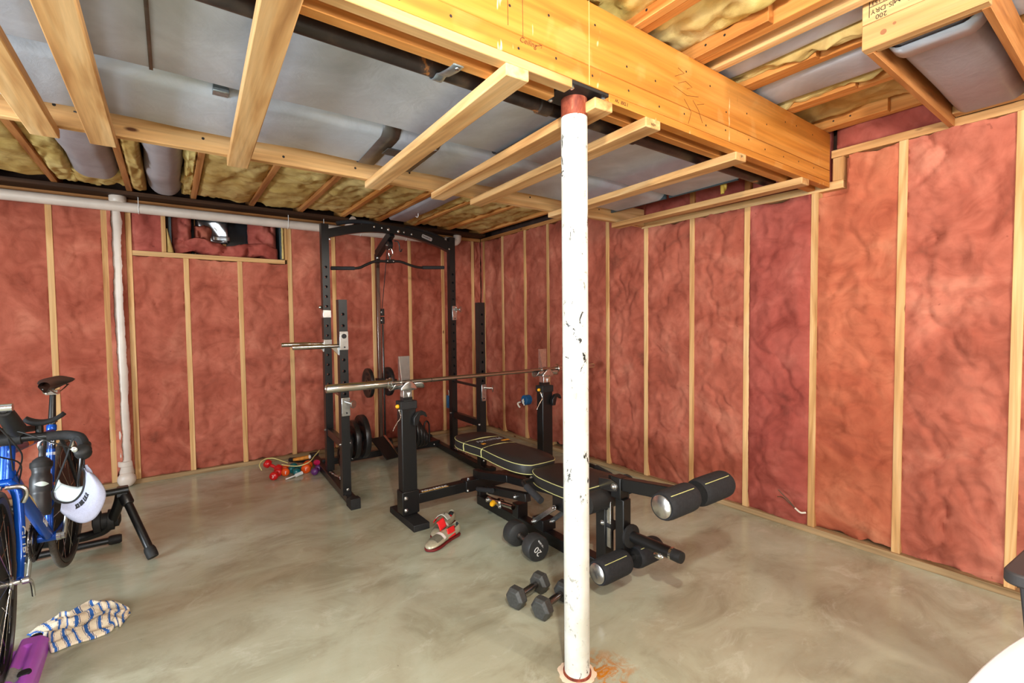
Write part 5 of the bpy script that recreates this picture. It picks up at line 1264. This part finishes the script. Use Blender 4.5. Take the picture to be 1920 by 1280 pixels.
m.box((BX - .04, RY - .02, RZ - .09), (.012, .03, .07)); m.lathe([(.018, -.004), (.018, .004)], (BX - .04, RY - .02, RZ - .12), (1, 0, 0), 14); m.build('chain', 'black', BK)
# bottle in its cage
BT = thing('water_bottle', 'smoke black water bottle in the cage on the bicycle seat tube', 'water bottle', (BX, 3.0, .42))
axis = (ST - BBc).normalized(); nrm = Vector((0, -axis.z, axis.y)); o0 = BBc.lerp(ST, .20) + nrm * .058
prof = [(.0, 0), (.036, .0), (.040, .006), (.040, .075), (.036, .083), (.036, .092), (.040, .10), (.040, .145), (.033, .16), (.033, .172), (.039, .186), (.039, .20), (.031, .214), (.020, .222), (.012, .226), (.011, .25), (.0135, .252), (.0125, .268), (0, .27)]
prof = [(r_, t_ * 1.22) for r_, t_ in prof]
MB().lathe(prof, o0, axis, 32).build('bottle_body', 'bottle', BT, smooth=50)
MB().lathe([(.0395, 0), (.041, .004), (.041, .022), (.0395, .027)], o0 + axis * .224, axis, 32).build('bottle_cap', 'black_matte', BT)
g = MB(); fr_ = -nrm * -1
def logo(u, v): 
    a = pi * (.28 + .44 * u) - .30; r_ = .0406
    rr_, uu_, _ = frame(axis, nrm)
    base = rr_ * cos(a) + uu_ * sin(a)
    w = .011 * sin(pi * u) 
    return o0 + axis * (.146 + .006 * (u - .5) + w * (2 * v - 1)) + base * r_
MB().grid(logo, 16, 3).build('oval_mark', plain('pale_green_mark', (214, 232, 226), .5), BT)
m = MB()
for s in (-1, 1): m.tube(smooth_path([o0 + axis * .01 + Vector((s * .02, 0, 0)) + nrm * .035, o0 + axis * .07 + Vector((s * .038, 0, 0)) + nrm * .0, o0 + axis * .13 + Vector((s * .034, 0, 0)) - nrm * .02, o0 + axis * .10 - nrm * .04], 4), .003, 6)
m.build('bottle_cage', 'black', BK)

# trainer
TR = thing('bike_trainer', 'black folding bicycle trainer holding the rear wheel', 'bike trainer', (BX, 3.45, 0))
for s in (-1, 1):
    j = Vector((BX + s * .245, 3.47, .345)); ft = Vector((BX + s * .372, 3.268, .028))
    m = MB(); m.tube([j, ft], .0205, 16); m.build('leg', 'black', TR)
    MB().lathe([(.026, -.012), (.028, .0), (.028, .035), (.024, .05)], ft, j - ft, 16).build('rubber_foot', 'black_matte', TR)
    m = MB(); m.lathe([(.026, -.04), (.03, -.03), (.03, .05), (.026, .06)], j + (j - ft).normalized() * -.03, j - ft, 16); m.mm(j.x - .03, j.x + .02, 3.44, 3.50, .335, .385); m.build('hinge', 'black', TR, bevel=.003)
    MB().cyl((BX + s * .075, RY, RZ), (BX + s * .27, RY, RZ + .006), .0185, 16).lathe([(.024, 0), (.024, .03)], (BX + s * .075, RY, RZ), (s, 0, 0), 16).build('axle_clamp', 'black', TR)
m = MB(); m.tube(smooth_path([(BX + .235, 3.48, .36), (BX + .215, 3.52, .27), (BX + .16, 3.60, .13), (BX + .08, 3.635, .09), (BX, 3.64, .085), (BX - .08, 3.635, .09), (BX - .16, 3.60, .13), (BX - .215, 3.52, .27), (BX - .235, 3.48, .36)], 5), .026, 16); m.build('frame_tube', 'black', TR, smooth=60)
MB().cyl((BX - .17, 3.655, .028), (BX + .17, 3.655, .028), .019, 14).build('rear_bar', 'black', TR)
for s in (-1, 1): MB().lathe([(.024, 0), (.027, .01), (.027, .05), (.022, .06)], (BX + s * .155, 3.655, .028), (s, 0, 0), 16).build('rubber_foot', 'black_matte', TR)
m = MB(); m.lathe([(.02, -.07), (.06, -.06), (.06, -.03), (.045, -.028), (.045, .0), (.06, .002), (.06, .03), (.045, .032), (.045, .05), (.02, .06)], (BX + .16, 3.60, .17), (1, 0, 0), 24); m.cyl((BX - .06, 3.71, .19), (BX + .1, 3.71, .19), .02, 14); m.build('resistance_unit', 'black_matte', TR)

def bake_turn(objs, pivot, ang):
    Rm = Matrix.Rotation(ang, 3, 'Z'); pv = Vector(pivot) - Vector(ORG[BK.name])
    for o_ in objs:
        for q_ in [o_] + list(o_.children):
            for v in q_.data.vertices: v.co = pv + Rm @ (v.co - pv)
bake_turn([FW, FK, QR, QN], (BX, 2.51, 0), .15)
BK.rotation_euler.z = -.058
BT.rotation_euler.z = -.058; BT.location.x -= .014
TR.location.x += .022

# visor hanging from the bar
VS = thing('visor', 'white sun visor with black edge hanging by its strap from the handlebar', 'visor', (-.30, 2.42, .57))
band = smooth_path([(-.382, 2.46, .672), (-.372, 2.43, .652), (-.345, 2.405, .640), (-.315, 2.395, .643), (-.292, 2.40, .668), (-.283, 2.41, .705), (-.284, 2.42, .745), (-.289, 2.43, .768)], 5)
nb = len(band)
outer = smooth_path([(-.385, 2.455, .665), (-.362, 2.40, .630), (-.325, 2.36, .592), (-.287, 2.335, .573), (-.252, 2.335, .583), (-.228, 2.345, .625), (-.222, 2.36, .668), (-.245, 2.385, .715), (-.287, 2.43, .765)], 5); no = len(outer)
def pick(L, t):
    x = t * (len(L) - 1); i = min(int(x), len(L) - 2); return L[i].lerp(L[i + 1], x - i)
def brim(u, v):
    t = .25 + .70 * u
    a, b = pick(band, t), pick(outer, .18 + .74 * u)
    p = a.lerp(b, v); p.y -= .022 * sin(pi * v) ; return p
BRM = MB().grid(brim, 30, 12).build('brim', 'cap_white', VS, smooth=80); s_ = BRM.modifiers.new('t', 'SOLIDIFY'); s_.thickness = .003
def bandf(u, v):
    p = Vector(pick(band, u)); q_ = p + Vector((.030 * (u - .15), -.012 * v, -.010 - .01 * (1 - u)))
    cdir = Vector((-.325, 2.44, .71)) - p
    return p + Vector((0, 0, 0)) + (Vector((.020 + .012 * u, -.014, -.016 * (1 - u))) * v * sin(pi * min(.96, max(.04, u)) ) ** .5)
o = MB().grid(bandf, 30, 4).build('headband', 'cap_white', VS, smooth=80); s_ = o.modifiers.new('t', 'SOLIDIFY'); s_.thickness = .004
def inner(u, v):
    t = .0 + .55 * u; p = Vector(pick(band, t)); return p + Vector((.0 + .01 * v, .05 * v, .050 * v * sin(pi * (.25 + .6 * u))))
o = MB().grid(inner, 20, 5).build('sweatband', plain('pale_blue_cloth', (206, 222, 228), .85), VS, smooth=80); s_ = o.modifiers.new('t', 'SOLIDIFY'); s_.thickness = .003
MB().tube([p + Vector((-.001, -.004, .001)) for p in band], .0045, 8).build('black_edge', 'cap_black', VS)
MB().tube(smooth_path([(-.382, 2.46, .675), (-.368, 2.47, .72), (-.340, 2.46, .80), (-.318, 2.44, .868), (-.300, 2.42, .882), (-.290, 2.42, .86), (-.288, 2.43, .82), (-.288, 2.43, .768)], 5), .0042, 8, flat=.5).build('strap', 'cap_black', VS)
m = MB()
lt = [brim(.30 + .016 * i, .16) for i in range(16)]
for i in range(13):
    if i in (3, 7): continue
    p = Vector(brim(.26 + .024 * i, .14)); q_ = Vector(brim(.275 + .024 * i, .30)); d = (Vector(brim(.29 + .024 * i, .14)) - p)
    m.bar(p + Vector((0, -.004, 0)), q_ + Vector((0, -.004, 0)), .004 if i % 2 else .007, .002, (0, 1, 0))
m.build('lettering', 'cap_black', BRM)

# ----------------------------------------------------------------- towel and purple pad on the floor
up_e = smooth_path([(-.532, 2.782, 0), (-.493, 2.841, 0), (-.453, 2.868, 0), (-.438, 2.887, 0), (-.408, 2.865, 0), (-.353, 2.919, 0), (-.313, 2.905, 0), (-.272, 2.868, 0), (-.215, 2.79, 0), (-.193, 2.735, 0)], 6)
lo_e = smooth_path([(-.455, 2.66, 0), (-.434, 2.586, 0), (-.419, 2.562, 0), (-.374, 2.575, 0), (-.342, 2.58, 0), (-.292, 2.578, 0), (-.246, 2.595, 0), (-.231, 2.628, 0), (-.212, 2.612, 0), (-.188, 2.70, 0)], 6)
def tw(u, v):
    a, b = pick(lo_e, u), pick(up_e, u); p = a.lerp(b, v)
    e = sin(pi * u) ** .35 * sin(pi * v) ** .45 if 0 < u < 1 and 0 < v < 1 else 0
    h = .008 + .036 * abs(fbm((u * 2.4 + 1.5, v * 4.4 + .6 * u, 2), 3)) + .024 * sin(v * 9 + u * 3 + 1.6 * sin(u * 5)) ** 2 + .014 * max(0, sin(u * 6.5 + v * 2))
    p = Vector(p); p.x += .006 * fbm((u * 5, v * 5, 3), 2); p.z = .004 + h * e; return p
NU, NV = 230, 44
m = MB().grid(tw, NU, NV)
towel = m.build('striped_towel', [plain('cream_terry', (236, 222, 196), .95, 0, .1, .04, 250), plain('blue_terry', (58, 104, 176), .95, 0, .1, .08, 250), plain('navy_terry', (34, 56, 110), .95)], loc=(-.36, 2.74, 0), smooth=80)
for i, pg in enumerate(towel.data.polygons):
    u, v = (i % NU) / NU, (i // NU) / NV
    f = (u * 10.2 + .35 * sin(v * 9) + .25 * v) % 1
    pg.material_index = 1 if .32 < f < .58 else (2 if (.22 < f < .255 or .645 < f < .68) else 0)
s_ = towel.modifiers.new('t', 'SOLIDIFY'); s_.thickness = .004
tag(towel, 'crumpled cream and blue striped towel on the floor by the front wheel', 'towel')
PP = thing('wheel_block', 'glossy purple moulded block with black eyelets under the bicycle front wheel', 'wheel block', (-.54, 2.45, 0))
exy = Vector((-.62, .42, 0)).normalized(); exx = Vector((-.06, -.32, 0)).normalized()
E1 = Vector((-.095, .045, 0)); E2 = Vector((.028, -.34, 0))
def purple(u, v):
    o_ = Vector((-.440, 2.668, 0)); L1, L2 = .225, .46
    a1 = Vector((-.985, .12, 0)); a2 = Vector((.03, -1, 0))
    e1 = min(1, 9 * min(u, 1 - u)); e2 = min(1, 12 * min(v, 1 - v)); e = (max(0, e1) * max(0, e2)) ** .4
    rr_ = .03; uu, vv = u, v
    # rounded corners
    px_, py_ = uu * L1, vv * L2
    cx = min(max(px_, rr_), L1 - rr_); cy = min(max(py_, rr_), L2 - rr_)
    d = Vector((px_ - cx, py_ - cy)); 
    if d.length > rr_: d = d.normalized() * rr_
    px_, py_ = cx + d.x, cy + d.y
    g1 = math.exp(-((px_ - .112) / .024) ** 4)
    g2 = math.exp(-((px_ - .055) / .010) ** 2) * (1 if .10 < py_ < .38 else 0)
    z = .008 + .048 * e + .010 * sin(pi * u) * sin(pi * v) - .042 * g1 - .012 * g2
    if u in (0, 1) or v in (0, 1): z = 0
    return o_ + a1 * px_ + a2 * py_ + Vector((0, 0, z))
MB().grid(purple, 70, 100).build('pad_body', 'purple', PP, smooth=80)
def on_purple(px_, py_): return purple(px_ / .225, py_ / .46)
for a, b in ((.040, .030), (.034, .300)):
    p = Vector(on_purple(a, b)); MB().lathe([(.0, .0), (.017, 0), (.019, -.004), (.019, -.008)], p + Vector((0, 0, .003)), (0, 0, 1), 20).build('eyelet', 'cap_black', PP)
m = MB()
def patch(u, v): return Vector(on_purple(.045 + .045 * u, .255 + .08 * v)) + Vector((0, 0, .0015))
m.grid(patch, 8, 8).build('grey_patch', 'grey_patch', PP)

# ----------------------------------------------------------------- cycling shoes
def shoe(label, toe, heel, seed, flap):
    toe, heel = Vector(toe), Vector(heel); d = (toe - heel); L = .275; d.normalize(); side = Vector((0, 0, 1)).cross(d)
    t_ = thing('cycling_shoe', label, 'shoe', tuple(heel + d * L / 2), 'silver and red cycling shoes')
    o_ = heel
    def P(x, y, z): return o_ + d * x + side * y + Vector((0, 0, z))
    secs = [(.0, .020, .075), (.012, .030, .088), (.05, .034, .082), (.09, .034, .074), (.13, .036, .074), (.17, .042, .064), (.205, .046, .056), (.24, .043, .048), (.262, .034, .041), (.276, .016, .030)]
    n = 18; vs = []
    for x, w, h in secs:
        for k in range(n):
            a = 2 * pi * k / n; c, s_ = cos(a), sin(a)
            zz = .014 + (h - .014) * (.5 + .5 * s_) if True else 0
            ww = w * (abs(c) ** .7) * (1 if c > 0 else -1) * (1 - .28 * max(0, s_))
            vs.append(P(x, ww, zz))
    fs = [(i * n + j, i * n + (j + 1) % n, (i + 1) * n + (j + 1) % n, (i + 1) * n + j) for i in range(len(secs) - 1) for j in range(n)]
    # foot opening
    top = [k for k in range(n) if sin(2 * pi * (k + .5) / n) > .6]
    keep = [f for f in fs if not ((f[0] // n) in (1, 2) and (f[0] % n) in top)]
    keep += [tuple(range(n)), tuple((len(secs) - 1) * n + j for j in reversed(range(n)))]
    b = MB().q(vs, keep).build('upper', 'shoe_silver', t_, smooth=60); mo = b.modifiers.new('t', 'SOLIDIFY'); mo.thickness = .003
    mo = b.modifiers.new('s', 'SUBSURF'); mo.levels = 1; mo.render_levels = 1
    out = [(0.0, .012), (-.004, .0), (0, -.012), (.02, -.032), (.08, -.032), (.14, -.036), (.19, -.045), (.23, -.045), (.262, -.034), (.280, 0), (.262, .034), (.23, .045), (.19, .045), (.14, .036), (.08, .032), (.02, .032)]
    lp_ = [(p.x, p.y) for p in smooth_path([(a, b_, 0) for a, b_ in out], 3, True)]
    MB().prism(lp_, o_ + Vector((0, 0, .004)), d, side, (0, 0, .013)).build('sole', 'shoe_sole', t_, smooth=40, bevel=.003)
    MB().sph(P(.06, 0, .045), (.04, .024, .022), 14, 10, Matrix.Rotation(atan2(d.y, d.x), 3, 'Z')).build('lining', 'shoe_red' if seed else 'cap_black', t_)
    # mesh forefoot, straps, red tongue flaps
    def onup(x, a, g=.002):
        for i in range(len(secs) - 1):
            if secs[i][0] <= x <= secs[i + 1][0]:
                k = (x - secs[i][0]) / (secs[i + 1][0] - secs[i][0]); w = secs[i][1] * (1 - k) + secs[i + 1][1] * k; h = secs[i][2] * (1 - k) + secs[i + 1][2] * k; break
        c, s_ = cos(a), sin(a); w += g
        return P(x, w * (abs(c) ** .7) * (1 if c > 0 else -1) * (1 - .28 * max(0, s_)), .014 + (h - .014) * (.5 + .5 * s_) + g)
    MB().grid(lambda u, v: onup(.178 + .05 * v, .5 + 2.15 * u, .0025), 14, 6).build('mesh_panel', 'shoe_grey', t_, smooth=80)
    MB().grid(lambda u, v: onup(.160 + .018 * v, .15 + 2.6 * u, .005), 16, 3).build('toe_strap', 'shoe_white', t_, smooth=80)
    if flap == 0:
        q_ = MB().grid(lambda u, v: P(.085 + .055 * u, -.020 - .03 * v, .078 + .045 * sin(1.6 * v) - .012 * u), 8, 8)
        r_ = q_.build('tongue_flap', 'shoe_red', t_, smooth=80)
        q2 = MB().grid(lambda u, v: P(.065 + .065 * u, .036 - .012 * v, .030 + .055 * v), 8, 8).build('side_flap', 'shoe_red', t_, smooth=80)
        for r in (r_, q2): mo = r.modifiers.new('t', 'SOLIDIFY'); mo.thickness = .004
        MB().sph(P(.008, 0, .068), (.009, .014, .014), 10, 8).build('heel_tab', 'cap_black', t_)
    else:
        q_ = MB().grid(lambda u, v: P(.10 + .06 * u, .036 - .085 * v, .072 + .03 * sin(pi * v) + .01 * u), 8, 12).build('wide_strap', plain('pale_grey_strap', (190, 190, 178), .45), t_, smooth=80); mo = q_.modifiers.new('t', 'SOLIDIFY'); mo.thickness = .004
        q2 = MB().grid(lambda u, v: P(.115 + .04 * u, -.038 - .03 * v, .085 - .035 * v * v), 6, 8).build('strap_end', 'shoe_red', t_, smooth=80); mo = q2.modifiers.new('t', 'SOLIDIFY'); mo.thickness = .004
        text('mark', 'S', 'black_print', q_, P(.13, .0, .107), -side, d, .03, ext=.0004)
        MB().sph(P(.022, 0, .060), (.016, .022, .018), 12, 8).build('heel_collar', 'cap_black', t_)
    return t_
shoe('silver cycling shoe in front, red flaps open, toe to the left', (1.150, 2.425, 0), (1.40, 2.52, 0), 0, 0)
shoe('silver cycling shoe behind its mate, wide grey strap, nearest the bench foot', (1.262, 2.545, 0), (1.46, 2.70, 0), 1, 1)

# ----------------------------------------------------------------- small coloured weights by the rack
def vinyl_db(label, c, yaw, mat, R=.034, L=.12, txt=None, tilt=0):
    t_ = thing('vinyl_dumbbell', label, 'dumbbell', (c[0], c[1], c[2] - R), 'small coloured vinyl dumbbells')
    ax_ = Vector((cos(yaw) * cos(tilt), sin(yaw) * cos(tilt), sin(tilt))); cc = Vector(c)
    for s in (-1, 1):
        MB().lathe([(.013, -.028), (R * .8, -.024), (R, -.012), (R, .010), (R * .78, .024), (0, .027)], cc + ax_ * s * L / 2, ax_ * s, 22).build('head', mat, t_, smooth=60)
    h_ = MB().cyl(cc - ax_ * L * .4, cc + ax_ * L * .4, .0135, 12).build('handle', mat, t_)
    if txt:
        e = cc - ax_ * (L / 2 + .0275); xd_ = Vector((0, 0, 1)).cross(-ax_) ; text('number', txt, 'white', h_, e, xd_, (0, 0, 1), .035)
    return t_
vinyl_db('red vinyl dumbbell with white 3, front left of the pile', (.690, 4.405, .034), radians(62), 'red', .035, .10, '3')
vinyl_db('red vinyl dumbbell resting on top of the red one marked 3', (.685, 4.52, .075), radians(150), 'red', .036, .10, None, .5)
vinyl_db('orange red vinyl dumbbell between red and teal ones', (.775, 4.47, .033), radians(80), 'red_orange', .034, .11, "1")
vinyl_db('teal vinyl dumbbell in the middle of the pile', (.835, 4.42, .032), radians(100), 'teal', .031, .11)
vinyl_db('teal vinyl dumbbell behind the middle teal one', (.885, 4.50, .033), radians(120), 'teal', .032, .12)
vinyl_db('bright orange vinyl dumbbell right of the teal ones', (.945, 4.44, .040), radians(70), 'red_orange', .041, .11, '1')
vinyl_db('violet vinyl dumbbell at the right end of the pile', (1.0, 4.33, .030), radians(60), 'violet', .030, .10)
o = MB().lathe([(.022, -.02), (.026, 0), (.02, .02)], (1.02, 4.40, .075), (.3, -1, .2), 18).build('magenta_cap', 'magenta', loc=(1.02, 4.40, .05)); tag(o, 'small magenta cap on the violet dumbbell', 'cap')
JR = thing('jump_rope', 'jump rope with pale yellow cord and orange wooden handle draped over the dumbbells', 'jump rope', (.9, 4.5, .05))
MB().tube(smooth_path([(.59, 4.47, .07), (.585, 4.55, .10), (.63, 4.62, .12), (.70, 4.62, .12), (.76, 4.56, .10), (.80, 4.50, .088)], 6), .0042, 8).tube(smooth_path([(.745, 4.46, .092), (.80, 4.40, .085), (.86, 4.37, .08), (.92, 4.37, .088), (.97, 4.40, .10), (1.02, 4.48, .115), (1.075, 4.56, .13), (1.09, 4.60, .13)], 6), .0042, 8).build('cord', 'cord', JR)
m = MB(); m.tube([(.86, 4.58, .085), (.92, 4.56, .09), (.985, 4.54, .098)], [.013, .017, .018], 14); H = m.build('handle', 'handle_orange', JR)
MB().lathe([(.019, 0), (.019, .012), (.012, .018)], (.985, 4.54, .098), (.12, -.03, .012), 14).build('handle_end', 'white', H)
o = MB().tube([(.745, 4.29, .009), (.83, 4.33, .014)], .006, 10).tube([(.83, 4.33, .014), (.885, 4.355, .02)], .016, 12).build('white_stick', 'white', loc=(.8, 4.32, 0)); tag(o, 'thin white stick on the floor in front of the teal dumbbell', 'stick')
t = thing('plastic_handle', 'black plastic handle leaning between the dumbbell pile and the rack foot', 'handle', (1.0, 4.6, 0))
m = MB(); m.tube([(.86, 4.74, .05), (.92, 4.68, .05), (.985, 4.60, .05)], [.020, .024, .02], 14); m.build('grip', 'black_matte', t, smooth=60)
m = MB(); m.tube([(.985, 4.60, .05), (.99, 4.55, .035)], .018, 12); m.build('clip', 'black_matte', t)

# ----------------------------------------------------------------- table corner and armchair at the lower right
TB = thing('oval_table', 'white oval table whose rim cuts the lower right corner of the picture', 'table', (.87, -.18, 0))
n = 96; A_, B_ = .80, .35; cx, cy = .83, -.183
rings = [(1.0, .72), (1.0, .738), (.995, .742), (.955, .742), (.950, .738), (.90, .736), (.3, .736)]
vs = [(cx + (A_ - (1 - s) * .85) * cos(2 * pi * k / n), cy + (B_ - (1 - s) * .85 * (1 if s > .5 else .38)) * sin(2 * pi * k / n), z) for s, z in rings for k in range(n)]
fs = [(i * n + k, i * n + (k + 1) % n, (i + 1) * n + (k + 1) % n, (i + 1) * n + k) for i in range(len(rings) - 1) for k in range(n)] + [tuple(range(n)), tuple((len(rings) - 1) * n + k for k in range(n))]
MB().q(vs, fs).build('tabletop', 'table_white', TB, smooth=60)
for sx in (-1, 1):
    for sy in (-1, 1): MB().tube([(cx + sx * .5, cy + sy * .16, .72), (cx + sx * .56, cy + sy * .20, .0)], .014, 12).build('leg', 'zinc', TB)
CH = thing('office_chair', 'dark grey plastic chair armrest at the right edge beyond the white table', 'chair', (2.0, .05, 0))
MB().prism([(p[0], p[1]) for p in rrect(.30, .085, .035, 6)], (1.985, .192, .565), (1, -.08, 0), (.08, 1, 0), (0, 0, .036)).build('armrest', 'chair_grey', CH, smooth=40, bevel=.006)
MB().prism([(p[0], p[1]) for p in rrect(.30, .085, .035, 6)], (1.94, -.31, .565), (1, -.08, 0), (.08, 1, 0), (0, 0, .036)).build('armrest', 'chair_grey', CH, smooth=40, bevel=.006)
for y in (.20, -.31): MB().bar((1.955, y, .57), (1.955, y * .92, .40), .05, .03, (1, 0, 0)).bar((1.955, y * .92, .41), (1.955, y * .4, .40), .05, .025).build('arm_post', 'chair_grey', CH, bevel=.004)
MB().prism(rrect(.46, .46, .08, 6), (1.93, -.05, .42), (1, 0, 0), (0, 1, 0), (0, 0, .06)).build('seat', 'vinyl', CH, bevel=.01)
MB().prism(rrect(.44, .50, .1, 6), (2.18, -.05, .78), (0, 1, 0), (.1, 0, 1), (.05, 0, 0)).build('backrest', 'vinyl', CH, bevel=.01)
MB().bar((2.16, -.05, .43), (2.20, -.05, .60), .06, .02, (1, 0, 0)).build('back_post', 'chair_grey', CH)
MB().cyl((1.93, -.05, .07), (1.93, -.05, .42), .028, 16).build('gas_lift', 'black', CH)
for k in range(5):
    a = 2 * pi * k / 5 + .9; e = Vector((1.93 + .27 * cos(a), -.05 + .27 * sin(a), .075)); MB().bar((1.93, -.05, .095), e, .045, .03).build('base_arm', 'chair_grey', CH)
    MB().lathe([(.025, -.012), (.028, -.008), (.028, .008), (.025, .012)], (e.x, e.y, .028), (-sin(a), cos(a), 0), 16).cyl((e.x, e.y, .028), (e.x, e.y, .075), .008, 8).build('caster', 'black_matte', CH)
# ================================================================= light, world, camera
def lamp(name, kind, loc, power, col=(1, .93, .82), size=.1, sy=None, aim=None, spread=None):
    l = bpy.data.lights.new(name, kind); l.energy = power; l.color = col
    if kind == 'AREA':
        l.shape = 'RECTANGLE'; l.size = size; l.size_y = sy or size
    else: l.shadow_soft_size = size
    o_ = bpy.data.objects.new(name, l); COL.objects.link(o_); o_.location = loc
    if aim is not None: o_.rotation_euler = (Vector(aim) - Vector(loc)).to_track_quat('-Z', 'Y').to_euler()
    return o_
lamp('bulb_and_fill', 'POINT', (.32, .12, 2.05), 76, (1, .94, .82), .05)
lamp('bulb_and_fill', 'POINT', (-1.5, -.2, 1.8), 24, (1, .96, .90), .10)  # weak fill added left of the camera, not a known bulb
lamp('bulb_and_fill', 'POINT', (1.9, -1.2, 2.1), 60, (1, .95, .87), .10)  # added fill behind the camera, stands for no known bulb
lamp('window_and_fill', 'AREA', (-.4, -3.1, 1.5), 130, (.88, .95, 1.0), 3.0, 1.4, aim=(.9, 2.5, 1.2))  # broad cool fill added behind the camera, no known window there
lamp('window_and_fill', 'AREA', (-3.1, 1.5, 1.1), 120, (.80, .91, 1.0), 1.6, 1.0, aim=(.5, 1.9, 2.0))
w = bpy.data.worlds.new('world'); scene.world = w; w.use_nodes = True
w.node_tree.nodes['Background'].inputs[0].default_value = (.9, .88, .84, 1); w.node_tree.nodes['Background'].inputs[1].default_value = .15
cam = bpy.data.cameras.new('camera'); co = bpy.data.objects.new('camera', cam); COL.objects.link(co)
cam.sensor_width = 36; cam.lens = 882.9 / 1920 * 36; cam.clip_start = .02
yaw, pit, rol = radians(35.91), radians(-2.183), radians(-.615)
f_ = Vector((sin(yaw) * cos(pit), cos(yaw) * cos(pit), sin(pit))); r_ = Vector((cos(yaw), -sin(yaw), 0)); u_ = r_.cross(f_)
r2 = r_ * cos(rol) + u_ * sin(rol); u2 = u_ * cos(rol) - r_ * sin(rol)
co.matrix_world = Matrix(((r2.x, u2.x, -f_.x, 0), (r2.y, u2.y, -f_.y, 0), (r2.z, u2.z, -f_.z, 1.295), (0, 0, 0, 1)))
scene.camera = co
vs_ = scene.view_settings
vs_.view_transform = 'Standard'; vs_.look = 'None'; vs_.gamma = 1; vs_.use_curve_mapping = False; vs_.exposure = 0.8
